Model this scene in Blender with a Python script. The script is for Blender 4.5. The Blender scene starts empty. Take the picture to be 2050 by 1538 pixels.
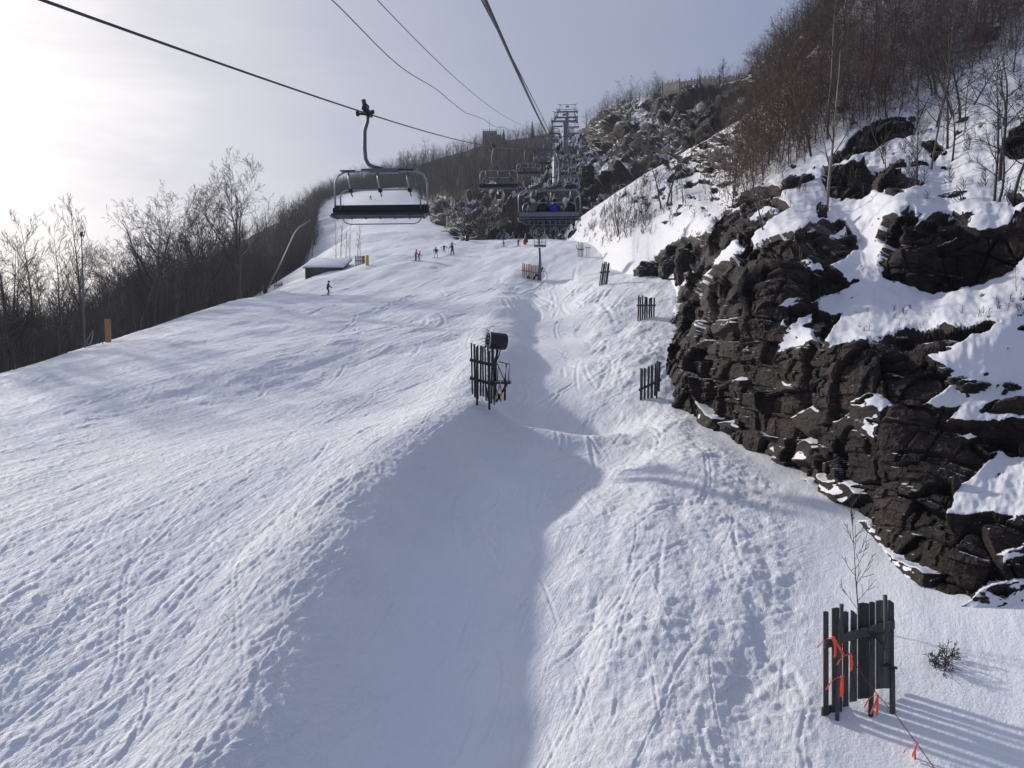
import bpy, math, random
import numpy as np
from mathutils import Vector, Matrix
random.seed(7); RNG = np.random.default_rng(11)
C = bpy.context.scene.collection
R = math.radians
F = 1580.0; CX, CY = 1025.0, 769.0; PITCH = R(5.0)
SP, CP = math.sin(PITCH), math.cos(PITCH)

# ------------------------------------------------------------------ picture point + distance -> world point
def P(px, py, Y):
    u = (np.asarray(px, float)-CX)/F; v = (CY-np.asarray(py, float))/F
    k = np.asarray(Y, float)/(CP+SP*v)
    return np.stack([u*k, np.asarray(Y, float)+0*u, (-SP+CP*v)*k], -1)
def proj(p):
    p = np.asarray(p, float); d = CP*p[..., 1]-SP*p[..., 2]; w = SP*p[..., 1]+CP*p[..., 2]
    return CX+F*p[..., 0]/d, CY-F*w/d

# ------------------------------------------------------------------ noise
def _h(ix, iy, iz, s=0):
    n = (ix*374761393+iy*668265263+iz*1274126177+s*974634777) & 0xffffffff
    n = ((n ^ (n >> 13))*1274126177) & 0xffffffff
    n = ((n ^ (n >> 16))*2246822519) & 0xffffffff
    return (n ^ (n >> 15)) & 0xffffffff
def rnd(ix, iy, iz, s=0): return _h(ix, iy, iz, s)/4294967295.0
def noise(p, s=0):
    i = np.floor(p).astype(np.int64); f = p-i; w = f*f*f*(f*(f*6-15)+10)
    out = 0
    for dx in (0, 1):
        wx = w[:, 0] if dx else 1-w[:, 0]
        for dy in (0, 1):
            wy = w[:, 1] if dy else 1-w[:, 1]
            for dz in (0, 1):
                wz = w[:, 2] if dz else 1-w[:, 2]
                h = _h(i[:, 0]+dx, i[:, 1]+dy, i[:, 2]+dz, s)
                gx = (h & 1023)/511.5-1; gy = ((h >> 10) & 1023)/511.5-1; gz = ((h >> 20) & 1023)/511.5-1
                out = out+wx*wy*wz*(gx*(f[:, 0]-dx)+gy*(f[:, 1]-dy)+gz*(f[:, 2]-dz))
    return out
def fbm(p, o=4, s=0, g=.5):
    a = 1.; r = 0; q = np.array(p, float)
    for k in range(o):
        r = r+a*noise(q, s+k*7); q = q*2.03+3.7; a *= g
    return r
def noise2(x, y, sc, o=3, s=0, g=.5):
    return fbm(np.stack([x*sc, y*sc, np.full_like(x, .37)], 1), o, s, g)
def cells(p, s=0):
    i = np.floor(p).astype(np.int64)
    d1 = np.full(len(p), 9.); d2 = d1.copy(); cid = np.zeros(len(p)); tl = np.zeros((len(p), 3))
    for dx in (-1, 0, 1):
        for dy in (-1, 0, 1):
            for dz in (-1, 0, 1):
                a, b, c = i[:, 0]+dx, i[:, 1]+dy, i[:, 2]+dz
                q = np.stack([a+rnd(a, b, c, s+1), b+rnd(a, b, c, s+2), c+rnd(a, b, c, s+3)], 1)-p
                d = np.sqrt((q*q).sum(1)); r = rnd(a, b, c, s+4)
                m = d < d1
                d2 = np.where(m, d1, np.minimum(d2, d)); cid = np.where(m, r, cid); tl = np.where(m[:, None], q, tl); d1 = np.where(m, d, d1)
    return d1, d2, cid, tl
def sst(a, b, x):
    t = np.clip((x-a)/(b-a), 0, 1); return t*t*(3-2*t)

class TPS:
    def __init__(s, pts, vals, lam=0.):
        s.c = np.array(pts, float); s.sc = np.abs(s.c).max(); s.c = s.c/s.sc
        n = len(s.c); d = np.linalg.norm(s.c[:, None]-s.c[None], axis=2)
        K = np.where(d > 0, d*d*np.log(d+1e-12), 0)+lam*np.eye(n)
        Q = np.hstack([np.ones((n, 1)), s.c]); A = np.zeros((n+3, n+3))
        A[:n, :n] = K; A[:n, n:] = Q; A[n:, :n] = Q.T
        s.w = np.linalg.solve(A, np.concatenate([np.array(vals, float), np.zeros(3)]))
    def __call__(s, x, y):
        x = np.asarray(x, float)/s.sc; y = np.asarray(y, float)/s.sc
        r = s.w[-3]+s.w[-2]*x+s.w[-1]*y
        for (cx, cy), w in zip(s.c, s.w[:-3]):
            d2 = (x-cx)**2+(y-cy)**2
            r = r+w*.5*d2*np.log(d2+1e-20)
        return r

# ------------------------------------------------------------------ scene helpers
def tag(o, label=None, cat=None, group=None, kind=None):
    if label: o['label'] = label
    if cat: o['category'] = cat
    if group: o['group'] = group
    if kind: o['kind'] = kind
    return o
def empty(name, loc=(0, 0, 0), rz=0, rx=0, ry=0):
    o = bpy.data.objects.new(name, None); C.objects.link(o); o.location = loc; o.rotation_euler = (rx, ry, rz); o.empty_display_size = .3
    return o
def copy_tree(o, parent=None):
    c = o.copy(); C.objects.link(c); c.parent = parent
    for ch in list(o.children): copy_tree(ch, c)
    return c
def npmesh(name, V, Q, smooth=True, attrs=None, uv=None):
    me = bpy.data.meshes.new(name); V = np.asarray(V, np.float32); Q = np.asarray(Q, np.int32); k = Q.shape[1]
    me.vertices.add(len(V)); me.vertices.foreach_set('co', V.ravel())
    me.loops.add(Q.size); me.loops.foreach_set('vertex_index', Q.ravel())
    me.polygons.add(len(Q)); me.polygons.foreach_set('loop_start', np.arange(0, Q.size, k, dtype=np.int32))
    me.polygons.foreach_set('use_smooth', np.full(len(Q), smooth))
    for n, a in (attrs or {}).items():
        at = me.attributes.new(n, 'FLOAT', 'POINT'); at.data.foreach_set('value', np.asarray(a, np.float32))
    me.update(calc_edges=True); me.validate(); return me
def link(name, me, mat=None, parent=None):
    o = bpy.data.objects.new(name, me); C.objects.link(o); o.parent = parent
    if mat: me.materials.append(mat)
    return o
class MB:
    def __init__(s): s.v = []; s.f = []
    def box(s, c, d, rot=None, jit=0):
        n = len(s.v); c = Vector(c)
        for x in (-.5, .5):
            for y in (-.5, .5):
                for z in (-.5, .5):
                    q = Vector((x*d[0], y*d[1], z*d[2]+(random.uniform(-jit, jit) if jit else 0)))
                    if rot is not None: q = rot @ q
                    s.v.append(tuple(c+q))
        for f in ((0, 1, 3, 2), (4, 6, 7, 5), (0, 4, 5, 1), (2, 3, 7, 6), (0, 2, 6, 4), (1, 5, 7, 3)): s.f.append(tuple(n+i for i in f))
        return s
    def bar(s, a, b, w, h, up=(0, 0, 1)):
        a = Vector(a); b = Vector(b); z = (b-a); L = z.length; z.normalize()
        u = Vector(up)
        if abs(u.dot(z)) > .95: u = Vector((0, 1, 0))
        x = u.cross(z).normalized(); y = z.cross(x)
        return s.box((a+b)/2, (w, h, L), Matrix((x, y, z)).transposed())
    def tube(s, pts, r, k=6, cap=True):
        pts = [Vector(p) for p in pts]; n0 = len(s.v); m = len(pts)
        rr = r if isinstance(r, (list, tuple)) else [r]*m
        px = None
        for i, p in enumerate(pts):
            t = (pts[min(i+1, m-1)]-pts[max(i-1, 0)])
            t = t.normalized() if t.length > 1e-9 else Vector((0, 0, 1))
            if px is None: px = t.orthogonal().normalized()
            else:
                px = px-t*px.dot(t); px = px.normalized() if px.length > 1e-6 else t.orthogonal().normalized()
            y = t.cross(px)
            for j in range(k):
                a = 2*math.pi*j/k; q = p+(px*math.cos(a)+y*math.sin(a))*rr[i]; s.v.append((q.x, q.y, q.z))
        for i in range(m-1):
            for j in range(k):
                a = n0+i*k+j; b = n0+i*k+(j+1) % k; s.f.append((a, b, b+k, a+k))
        if cap and k > 2:
            s.f.append(tuple(n0+j for j in reversed(range(k)))); s.f.append(tuple(n0+(m-1)*k+j for j in range(k)))
        return s
    def lathe(s, prof, c=(0, 0, 0), axis=(0, 0, 1), k=16, capped=True):
        ax = Vector(axis).normalized(); x = ax.orthogonal().normalized(); y = ax.cross(x); n0 = len(s.v); c = Vector(c)
        for (r, h) in prof:
            for j in range(k):
                a = 2*math.pi*j/k; q = c+ax*h+(x*math.cos(a)+y*math.sin(a))*r; s.v.append((q.x, q.y, q.z))
        for i in range(len(prof)-1):
            for j in range(k):
                a = n0+i*k+j; b = n0+i*k+(j+1) % k; s.f.append((a, b, b+k, a+k))
        if capped:
            s.f.append(tuple(n0+j for j in reversed(range(k)))); s.f.append(tuple(n0+(len(prof)-1)*k+j for j in range(k)))
        return s
    def mesh(s, name, smooth=False):
        me = bpy.data.meshes.new(name); me.from_pydata(s.v, [], s.f)
        if smooth:
            for p in me.polygons: p.use_smooth = True
        me.update(); return me
    def build(s, name, mat, parent=None, smooth=False, bevel=0):
        o = link(name, s.mesh(name, smooth), mat, parent)
        if bevel:
            b = o.modifiers.new('Bevel', 'BEVEL'); b.width = bevel; b.segments = 2; b.limit_method = 'ANGLE'
        return o

# ------------------------------------------------------------------ materials
def newmat(name):
    m = bpy.data.materials.new(name); m.use_nodes = True; nt = m.node_tree; nt.nodes.clear()
    out = nt.nodes.new('ShaderNodeOutputMaterial'); b = nt.nodes.new('ShaderNodeBsdfPrincipled')
    nt.links.new(b.outputs[0], out.inputs[0]); return m, nt, b
def N(nt, t, **k):
    n = nt.nodes.new(t)
    for a, v in k.items(): setattr(n, a, v)
    return n
def noisetex(nt, vec, scale, detail=4, rough=.55, dist=0):
    n = N(nt, 'ShaderNodeTexNoise'); n.inputs['Scale'].default_value = scale; n.inputs['Detail'].default_value = detail
    n.inputs['Roughness'].default_value = rough; n.inputs['Distortion'].default_value = dist
    if vec: nt.links.new(vec, n.inputs['Vector'])
    return n.outputs['Fac']
def mapping(nt, vec, scale=(1, 1, 1), rot=(0, 0, 0)):
    m = N(nt, 'ShaderNodeMapping'); m.inputs['Scale'].default_value = scale; m.inputs['Rotation'].default_value = rot
    nt.links.new(vec, m.inputs['Vector']); return m.outputs[0]
def math_(nt, op, a, b=None, c=None):
    m = N(nt, 'ShaderNodeMath', operation=op)
    for i, v in enumerate((a, b, c)):
        if v is None: continue
        if isinstance(v, (int, float)): m.inputs[i].default_value = v
        else: nt.links.new(v, m.inputs[i])
    return m.outputs[0]
def ramp(nt, fac, stops):
    r = N(nt, 'ShaderNodeValToRGB'); el = r.color_ramp.elements
    while len(el) < len(stops): el.new(.5)
    for e, (p, c) in zip(el, stops): e.position = p; e.color = (*c, 1) if len(c) == 3 else c
    nt.links.new(fac, r.inputs[0]); return r.outputs[0]
def mixc(nt, f, a, b):
    m = N(nt, 'ShaderNodeMix', data_type='RGBA')
    for i, v in ((0, f), (6, a), (7, b)):
        if isinstance(v, (int, float)): m.inputs[i].default_value = v
        elif isinstance(v, tuple): m.inputs[i].default_value = (*v, 1)
        else: nt.links.new(v, m.inputs[i])
    return m.outputs[2]
def bump(nt, h, dist, strength=1., normal=None):
    b = N(nt, 'ShaderNodeBump'); b.inputs['Distance'].default_value = dist; b.inputs['Strength'].default_value = strength
    nt.links.new(h, b.inputs['Height'])
    if normal: nt.links.new(normal, b.inputs['Normal'])
    return b.outputs[0]
def objcoord(nt): return N(nt, 'ShaderNodeTexCoord').outputs['Object']
SNOW = (.71, .72, .76)
def snow_bump(nt, co):
    st = mapping(nt, co, (1, 1, 1), (0, 0, R(-66)))          # x axis of the pattern runs along the skiers' lines
    streak = noisetex(nt, mapping(nt, st, (.22, 2.6, 1.)), 1.5, 5, .62, .4)
    grain = noisetex(nt, co, 9, 5, .62)
    lump = noisetex(nt, co, 2.2, 4, .6, .5)
    n = bump(nt, streak, .13, .75); n = bump(nt, lump, .05, .6, n)
    return bump(nt, grain, .035, .65, n)
def mat_piste():
    m, nt, b = newmat('packed_snow'); co = objcoord(nt)
    col = ramp(nt, noisetex(nt, co, .35, 4), [(.3, (.80, .83, .87)), (.7, (.87, .88, .90))])
    a = N(nt, 'ShaderNodeAttribute', attribute_name='rough').outputs['Fac']
    st = mapping(nt, co, (1, 1, 1), (0, 0, R(-66)))
    streak = noisetex(nt, mapping(nt, st, (.2, 2.4, 1.)), 1.6, 6, .62, .5)
    s1 = N(nt, 'ShaderNodeAttribute', attribute_name='streak').outputs['Fac']
    clump = noisetex(nt, co, 4.6, 7, .74, .8)
    grain = noisetex(nt, co, 14, 4, .62)
    fines = noisetex(nt, mapping(nt, st, (.5, 5., 1.)), 3.2, 5, .65, .3)
    st2 = mapping(nt, co, (1, 1, 1), (0, 0, R(-34))); f2 = noisetex(nt, mapping(nt, st2, (.4, 4.5, 1.)), 2.2, 5, .65, .4)
    pick = ramp(nt, noisetex(nt, co, .22, 3, .6), [(.42, (0, 0, 0)), (.58, (1, 1, 1))]); mf = N(nt, 'ShaderNodeMix', data_type='FLOAT'); nt.links.new(pick, mf.inputs[0]); nt.links.new(fines, mf.inputs[2]); nt.links.new(f2, mf.inputs[3]); fines = mf.outputs[0]
    streak = math_(nt, 'ADD', math_(nt, 'MULTIPLY', streak, .8), math_(nt, 'MULTIPLY', fines, .6))
    h = math_(nt, 'ADD', math_(nt, 'MULTIPLY', streak, s1), math_(nt, 'MULTIPLY', clump, math_(nt, 'MULTIPLY', a, .7)))
    n = bump(nt, h, .13, .8); n = bump(nt, grain, .026, .8, n)
    nt.links.new(col, b.inputs['Base Color']); nt.links.new(n, b.inputs['Normal'])
    b.inputs['Roughness'].default_value = .62; b.inputs['Specular IOR Level'].default_value = .25
    return m
def mat_hill(name, rockA, rockB, rs=1., up=None, amt=0., lit=None):
    """snow lying on rock; attribute 'rock' says where rock shows, and upward faces keep snow"""
    m, nt, b = newmat(name); co = objcoord(nt)
    a = N(nt, 'ShaderNodeAttribute', attribute_name='rock').outputs['Fac']
    edge = noisetex(nt, co, 2.2*rs, 6, .65)
    f = math_(nt, 'ADD', a, math_(nt, 'MULTIPLY', math_(nt, 'SUBTRACT', edge, .5), .9))
    if up is not None:
        g = N(nt, 'ShaderNodeNewGeometry'); sx = N(nt, 'ShaderNodeSeparateXYZ'); nt.links.new(g.outputs['Normal'], sx.inputs[0])
        k = math_(nt, 'MULTIPLY', math_(nt, 'SUBTRACT', sx.outputs[2], up), amt)
        f = math_(nt, 'SUBTRACT', f, k)
    f = math_(nt, 'MULTIPLY', math_(nt, 'SUBTRACT', f, .46), 12.); f = N(nt, 'ShaderNodeClamp').outputs[0] if 0 else math_(nt, 'MINIMUM', math_(nt, 'MAXIMUM', f, 0.), 1.)
    w = mapping(nt, co, (.8, .8, 2.2))
    n1 = noisetex(nt, w, 1.1*rs, 8, .7, .6); n2 = noisetex(nt, co, 7*rs, 6, .7)
    rc = mixc(nt, ramp(nt, n1, [(.35, (0, 0, 0)), (.68, (1, 1, 1))]), rockA, rockB)
    rc = mixc(nt, ramp(nt, n2, [(.56, (0, 0, 0)), (.74, (.8, .8, .8))]), rc, tuple(min(1, c*1.9+.045) for c in rockB))
    n3 = noisetex(nt, co, .5*rs, 3, .5); rc = mixc(nt, ramp(nt, n3, [(.45, (0, 0, 0)), (.62, (.75, .75, .75))]), rc, tuple(c*.55 for c in rockA))
    vor = N(nt, 'ShaderNodeTexVoronoi', feature='DISTANCE_TO_EDGE'); vor.inputs['Scale'].default_value = 1.3*rs; nt.links.new(mapping(nt, co, (1, 1, 2.4)), vor.inputs['Vector'])
    cr = math_(nt, 'MINIMUM', math_(nt, 'MULTIPLY', vor.outputs['Distance'], 8.), 1.)
    rb = bump(nt, n1, .35/rs, 1.); rb = bump(nt, cr, .05/rs, .7, rb); rb = bump(nt, n2, .07/rs, 1., rb)
    sb = bump(nt, noisetex(nt, co, 1.6, 4, .55), .10, .45); sb = bump(nt, noisetex(nt, co, 11, 4, .6), .02, .5, sb)
    mx = N(nt, 'ShaderNodeMix', data_type='VECTOR'); nt.links.new(f, mx.inputs[0]); nt.links.new(sb, mx.inputs[4]); nt.links.new(rb, mx.inputs[5])
    if lit:   # leaf litter and brush stems showing through thin snow
        l = N(nt, 'ShaderNodeAttribute', attribute_name='litter').outputs['Fac']
        ln = noisetex(nt, co, 1.3, 6, .7)
        lf = math_(nt, 'MINIMUM', math_(nt, 'MAXIMUM', math_(nt, 'MULTIPLY', math_(nt, 'SUBTRACT', math_(nt, 'ADD', l, math_(nt, 'MULTIPLY', math_(nt, 'SUBTRACT', ln, .5), 1.)), .5), 8.), 0.), 1.)
        sn = mixc(nt, lf, SNOW, lit)
    else: sn = SNOW
    nt.links.new(mixc(nt, f, sn, rc), b.inputs['Base Color']); nt.links.new(mx.outputs[1], b.inputs['Normal'])
    nt.links.new(math_(nt, 'SUBTRACT', .68, math_(nt, 'MULTIPLY', f, .08)), b.inputs['Roughness']); b.inputs['Specular IOR Level'].default_value = .3
    return m
def simple(name, col, rough=.6, metal=0., var=.25, scale=6., stretch=(1, 1, 1), bmp=0., rnd_=0.):
    m, nt, b = newmat(name); co = mapping(nt, objcoord(nt), stretch)
    n = noisetex(nt, co, scale, 5, .65)
    cr_ = ramp(nt, n, [(.3, tuple(c*(1-var) for c in col)), (.7, tuple(min(1, c*(1+var)) for c in col))])
    if rnd_:
        oi = N(nt, 'ShaderNodeObjectInfo'); f_ = math_(nt, 'ADD', 1-rnd_, math_(nt, 'MULTIPLY', oi.outputs['Random'], 2*rnd_)); vs = N(nt, 'ShaderNodeVectorMath', operation='SCALE')
        nt.links.new(cr_, vs.inputs[0]); nt.links.new(f_, vs.inputs['Scale']); cr_ = vs.outputs[0]
    nt.links.new(cr_, b.inputs['Base Color'])
    b.inputs['Roughness'].default_value = rough; b.inputs['Metallic'].default_value = metal
    if bmp: nt.links.new(bump(nt, n, bmp, 1.), b.inputs['Normal'])
    return m
M = {}
M['piste'] = mat_piste()
M['cliff'] = mat_hill('snowy_cliff_rock', (.011, .009, .009), (.066, .040, .032), 1., .66, 1.5)
M['mount'] = mat_hill('snowy_outcrop_rock', (.018, .016, .017), (.036, .031, .034), .4, .60, 3.2, (.035, .026, .022))
M['scarp'] = mat_hill('snowy_scarp_rock', (.022, .019, .018), (.045, .037, .035), .45, .58, 2.6, (.045, .030, .022))
M['boulder'] = mat_hill('boulder_rock', (.020, .018, .017), (.075, .062, .05), 1.2, .5, 1.)
M['bark'] = simple('grey_bark', (.060, .048, .042), .85, 0, .45, 8, (1, 1, .2), 0., .35)
M['barkr'] = simple('red_brown_bark', (.055, .034, .027), .85, 0, .4, 8, (1, 1, .2))
M['barkp'] = simple('pale_bark', (.16, .135, .115), .85, 0, .4, 8, (1, 1, .2), 0., .35)
M['twig'] = simple('twigs', (.034, .029, .029), .85, 0, .3)
M['twigr'] = simple('red_brown_twigs', (.082, .048, .038), .85, 0, .3)
M['leaf'] = simple('dry_leaves', (.16, .085, .045), .8, 0, .4, 3)
M['needle'] = simple('dark_needles', (.016, .026, .020), .8, 0, .4, 2)
M['plank'] = simple('weathered_plank', (.058, .057, .058), .8, 0, .55, 5, (6, 6, .5), .02, .4)
M['plankl'] = simple('new_plank', (.30, .19, .10), .75, 0, .35, 5, (6, 6, .5), .01, .25)
M['plankg'] = simple('greenish_plank', (.040, .039, .033), .8, 0, .5, 3, (3, 3, .3), .01)
M['plankd'] = simple('dark_plank', (.018, .018, .021), .7, 0, .5, 5, (6, 6, .5), .01, .35)
M['black'] = simple('black_metal', (.010, .010, .013), .4, .2, .3)
M['galv'] = simple('galvanised_steel', (.30, .31, .33), .42, .75, .2, 9)
M['steel'] = simple('grey_painted_steel', (.11, .12, .14), .5, .3, .25)
M['rope'] = simple('steel_rope', (.06, .06, .065), .5, .6, .3, 40)
M['cable'] = simple('black_cable', (.02, .02, .024), .6, 0, .2)
M['pad'] = simple('black_seat_pad', (.012, .013, .018), .55, 0, .3)
M['slat'] = simple('blue_grey_seat_slat', (.10, .12, .155), .5, .1, .2)
M['backp'] = simple('grey_back_panel', (.16, .17, .19), .45, .3, .2)
M['orange'] = simple('orange_ribbon', (.95, .14, .06), .6, 0, .1)
M['redp'] = simple('red_paint', (.45, .02, .03), .5)
M['yellow'] = simple('yellow_pad', (.55, .34, .03), .6)
M['tan'] = simple('tan_board', (.36, .20, .095), .7, 0, .15, 3)
M['stone'] = simple('grey_stone', (.15, .15, .17), .8, 0, .35, 1, (1, 1, 1), .1)
M['dark'] = simple('dark_opening', (.012, .012, .015), .7)
M['roofsnow'] = simple('roof_snow', (.78, .80, .84), .7, 0, .03, 1.5, (1, 1, 1), .1)
M['skin'] = simple('skin', (.45, .27, .20), .6)
def cloth(name, c): 
    if name not in M: M[name] = simple(name, c, .8, 0, .15, 20)
    return M[name]

# ------------------------------------------------------------------ THE SLOPE
ctl = [(0, 1538, 15.5), (300, 1538, 15.3), (560, 1538, 15.2), (1025, 1538, 15.5), (1400, 1538, 15.1), (1720, 1437, 16), (2050, 1538, 14.3),
 (2050, 1200, 18.3), (1870, 1215, 19), (1750, 1100, 22.5), (1640, 975, 27), (1500, 905, 32), (1400, 845, 37), (1335, 803, 42), (1345, 705, 50),
 (1370, 605, 64), (1270, 553, 80), (1180, 503, 105), (1120, 482, 120), (950, 488, 122), (860, 497, 119), (735, 524, 113), (610, 562, 99), (540, 592, 88),
 (400, 634, 72), (216, 687, 58), (0, 747, 46), (656, 592, 88), (905, 512, 112), (1010, 494, 118), (960, 805, 34), (1000, 600, 79), (1060, 562, 92),
 (1000, 650, 65), (1000, 700, 52), (500, 900, 30), (250, 900, 32), (500, 750, 46), (750, 700, 54), (750, 850, 36), (700, 600, 80), (300, 1100, 22.2),
 (500, 1200, 19.8), (1100, 1100, 23), (900, 1200, 20.2), (1250, 1000, 26.2), (1150, 850, 36.3), (1450, 1100, 22.5), (1500, 1300, 18.2), (1210, 570, 78),
 (1293, 643, 60), (1298, 803, 40.5), (870, 482, 142), (800, 440, 182), (740, 440, 182), (700, 408, 235), (860, 400, 235), (640, 402, 262), (700, 386, 268), (780, 377, 272), (862, 374, 270), (780, 376, 290), (690, 480, 145)]
w0 = P([c[0] for c in ctl], [c[1] for c in ctl], [c[2] for c in ctl])
ext = [(-12, 5, -11), (0, 5, -11.3), (10, 5, -11), (24, 8, -8.5), (-30, 8, -8.5), (40, 30, -6.5), (60, 60, -3), (45, 100, 2), (90, 120, 3), (30, 15, -7.8),
 (30, 160, 12), (60, 300, 28), (-20, 300, 46), (10, 300, 40), (20, 200, 16), (-30, 25, -6.2), (-30, 5, -9.3)]
for y, zc in ((5, -9.3), (20, -7.3), (35, -4.8), (46, -3.3), (58, -2.0), (72, 0), (88, 2.2), (100, 4.3), (115, 7.6)):
    xs = -29 if y < 90 else -24
    ext += [(xs-6, y, zc-1.9), (xs-16, y, zc-7), (xs-40, y, zc-16), (xs-100, y, zc-24), (xs-190, y, zc-26)]
ext += [(-42, 150, 6), (-55, 150, -2), (-80, 150, -9), (-58, 200, 13), (-75, 200, 3), (-110, 200, -7), (-76, 250, 22), (-100, 250, 8), (-150, 250, -6), (-95, 310, 28), (-130, 310, 10), (-200, 310, -5), (-220, 180, -20)]
ap = np.vstack([w0, np.array(ext, float)])
tps = TPS(ap[:, :2], ap[:, 2], 1e-4)
by = [0, 12, 17, 22, 27.5, 33, 40, 55, 75, 90, 110]; bx = [-6.5, -5.6, -4.8, -4.6, -3.5, -1.9, -1.4, -.7, -.2, .6, 3]
tracks = []
def trk(pts, Y=None): tracks.append(pts)
def height(x, y, fine=True):
    x = np.asarray(x, float); y = np.asarray(y, float); sh = x.shape; x = x.ravel(); y = y.ravel()
    z = tps(x, y)
    xb = np.interp(y, by, bx)+.5*noise2(y, y*0, .16, 2, 3)
    fade = 1-sst(75, 110, y)
    d = x-xb; wd = d+1.0*noise2(x, y, .22, 3, 7)*sst(2.5, 4.5, d)
    z -= (1.10*(1+.35*noise2(y, y*0, .12, 2, 8))*sst(0, 2.7, d)*(1-sst(2.6+1.6*sst(18, 28, y), 8.3+1.4*sst(18, 28, y), wd)))*fade*(.75+.25*sst(60, 20, y))
    z += .38*np.exp(-((d+1.1)/1.6)**2)*fade
    z += .65*np.exp(-((x-2.6)/4)**2-((y-35.2)/1.7)**2)-.7*np.exp(-((x-3.4)/3.4)**2-((y-39.5)/2.4)**2)
    # drift piled along the foot of the cliff and moguls on the run
    on = sst(-36, -27, x)*(1-sst(14, 20, x))*(1-sst(130, 180, y)*.6)
    c, s = math.cos(R(66)), math.sin(R(66)); a = x*c+y*s; b = -x*s+y*c
    calm = 1-.75*sst(0, 1.5, d)*(1-sst(5, 7, d))*fade
    z += on*calm*(.30*(.35+.65*sst(25, 50, y))*noise2(a*.55, b, .28, 3, 21)+.62*np.maximum(noise2(a*.5, b*.9, .15, 2, 31), -.25)*sst(24, 45, y))
    if fine:
        left = 1-sst(-1.5, .5, d)
        right = sst(4.5, 7, d); bank = sst(-.5, .8, x-np.interp(y, [14, 18, 20, 23, 27, 32, 40, 46], [6.2, 6.5, 7.4, 8.4, 9.2, 8.7, 8.2, 9]))*(1-sst(44, 50, y)); right = right*(1-.9*np.clip(bank, 0, 1))
        near = 1-sst(60, 110, y)
        z += on*near*calm*(.040*noise2(a*.22, b, 1.5, 3, 41)*(.4+.6*left))
        z += on*near*(.25+.75*calm)*.020*noise2(a*.5, b, 5.5, 3, 47)*(.25+.75*left)*(1-.8*np.clip(bank, 0, 1))
        right = right*(.55+.45*sst(-.2, .25, noise2(x, y, .33, 3, 91))); chunk = right+.32*np.exp(-((d+1.3)/2.2)**2)
        z += on*near*calm*chunk*(.12*np.abs(noise2(x, y, .8, 4, 51, .6))+.05*noise2(x, y, 3.1, 2, 55))
        z += on*near*right*.20*noise2(a*.4, b, .6, 3, 61)
        hol = noise2(x, y, 1.15, 2, 71)*right*near*(1-sst(30, 42, y))
        z -= .03*sst(.2, .36, hol)
        z += on*near*(.35+.65*calm)*(1-.7*np.clip(bank, 0, 1))*.045*np.abs(noise2(x+.4*noise2(x, y, .7, 2, 5), y, 2.3, 4, 83, .65))
    return z.reshape(sh)
def hz(x, y): return float(height(np.array([x]), np.array([y]))[0])
def ground(px, py, lo=9., hi=400.):
    """point of the slope seen at a picture position"""
    Y = np.geomspace(lo, hi, 900); p = P(np.full(900, px), np.full(900, py), Y)
    d = p[:, 2]-height(p[:, 0], p[:, 1], False)
    i = int(np.argmax(d < 0)) if (d < 0).any() else 899
    q = P(px, py, Y[i]); return Vector((q[0], q[1], hz(q[0], q[1])))
# polar grid, fine near the camera
TH = np.concatenate([np.linspace(-78, -36, 90, endpoint=False), np.linspace(-36, 38, 860), np.linspace(38, 70, 40)[1:]])*math.pi/180
RR = np.concatenate([np.geomspace(4, 11, 60, endpoint=False), np.geomspace(11, 130, 760, endpoint=False), np.geomspace(130, 420, 130)])
tt, rr = np.meshgrid(TH, RR); gx = rr*np.sin(tt); gy = rr*np.cos(tt); gz = height(gx, gy)
def carve(pts, w=.16, dep=.07):
    """a ski track: two shallow grooves with a lip"""
    g = [ground(a, b) for a, b in pts]; q = []
    for i in range(len(g)-1):
        p0 = g[max(i-1, 0)]; p1 = g[i]; p2 = g[i+1]; p3 = g[min(i+2, len(g)-1)]
        for k in range(8):
            t = k/8; q.append(.5*((2*p1)+(p2-p0)*t+(2*p0-5*p1+4*p2-p3)*t*t+(3*p1-p0-3*p2+p3)*t**3))
    A = np.array([[v.x, v.y] for v in q])
    m = (gx > A[:, 0].min()-1) & (gx < A[:, 0].max()+1) & (gy > A[:, 1].min()-1) & (gy < A[:, 1].max()+1)
    X = gx[m]; Y = gy[m]; best = np.full(len(X), 9.)
    for (x0, y0), (x1, y1) in zip(A[:-1], A[1:]):
        dx, dy = x1-x0, y1-y0; L = dx*dx+dy*dy+1e-9
        t = np.clip(((X-x0)*dx+(Y-y0)*dy)/L, 0, 1); best = np.minimum(best, np.hypot(X-x0-t*dx, Y-y0-t*dy))
    gz[m] += -dep*np.exp(-((best-w*.9)/(w*.55))**2)+dep*.55*np.exp(-((best-w*2.3)/(w*.8))**2)
for pts in ([(240, 1330), (245, 1230), (255, 1150), (300, 1090), (345, 1040), (420, 960)],
            [(480, 1330), (478, 1230), (470, 1150), (500, 1090), (570, 1030), (640, 940)],
            [(0, 1180), (120, 1120), (260, 1040), (480, 930), (700, 800)], [(560, 1480), (720, 1410), (860, 1350), (1010, 1250), (1080, 1180)],
            [(600, 1500), (760, 1440), (900, 1370), (1030, 1300)], [(1390, 1110), (1480, 1090), (1560, 1060), (1590, 1040)],
            [(1230, 1300), (1250, 1220), (1290, 1140), (1380, 1080)], [(1080, 1100), (1060, 1000), (1100, 930), (1230, 900), (1330, 870)],
            [(1330, 870), (1400, 900), (1420, 960), (1400, 1010)], [(560, 900), (640, 830), (800, 740)],
            [(1000, 1160), (1010, 1090), (1000, 1010), (1020, 930)], [(1205, 830), (1270, 790), (1320, 760)]):
    carve(pts, random.uniform(.06, .09), random.uniform(.010, .022))
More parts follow.
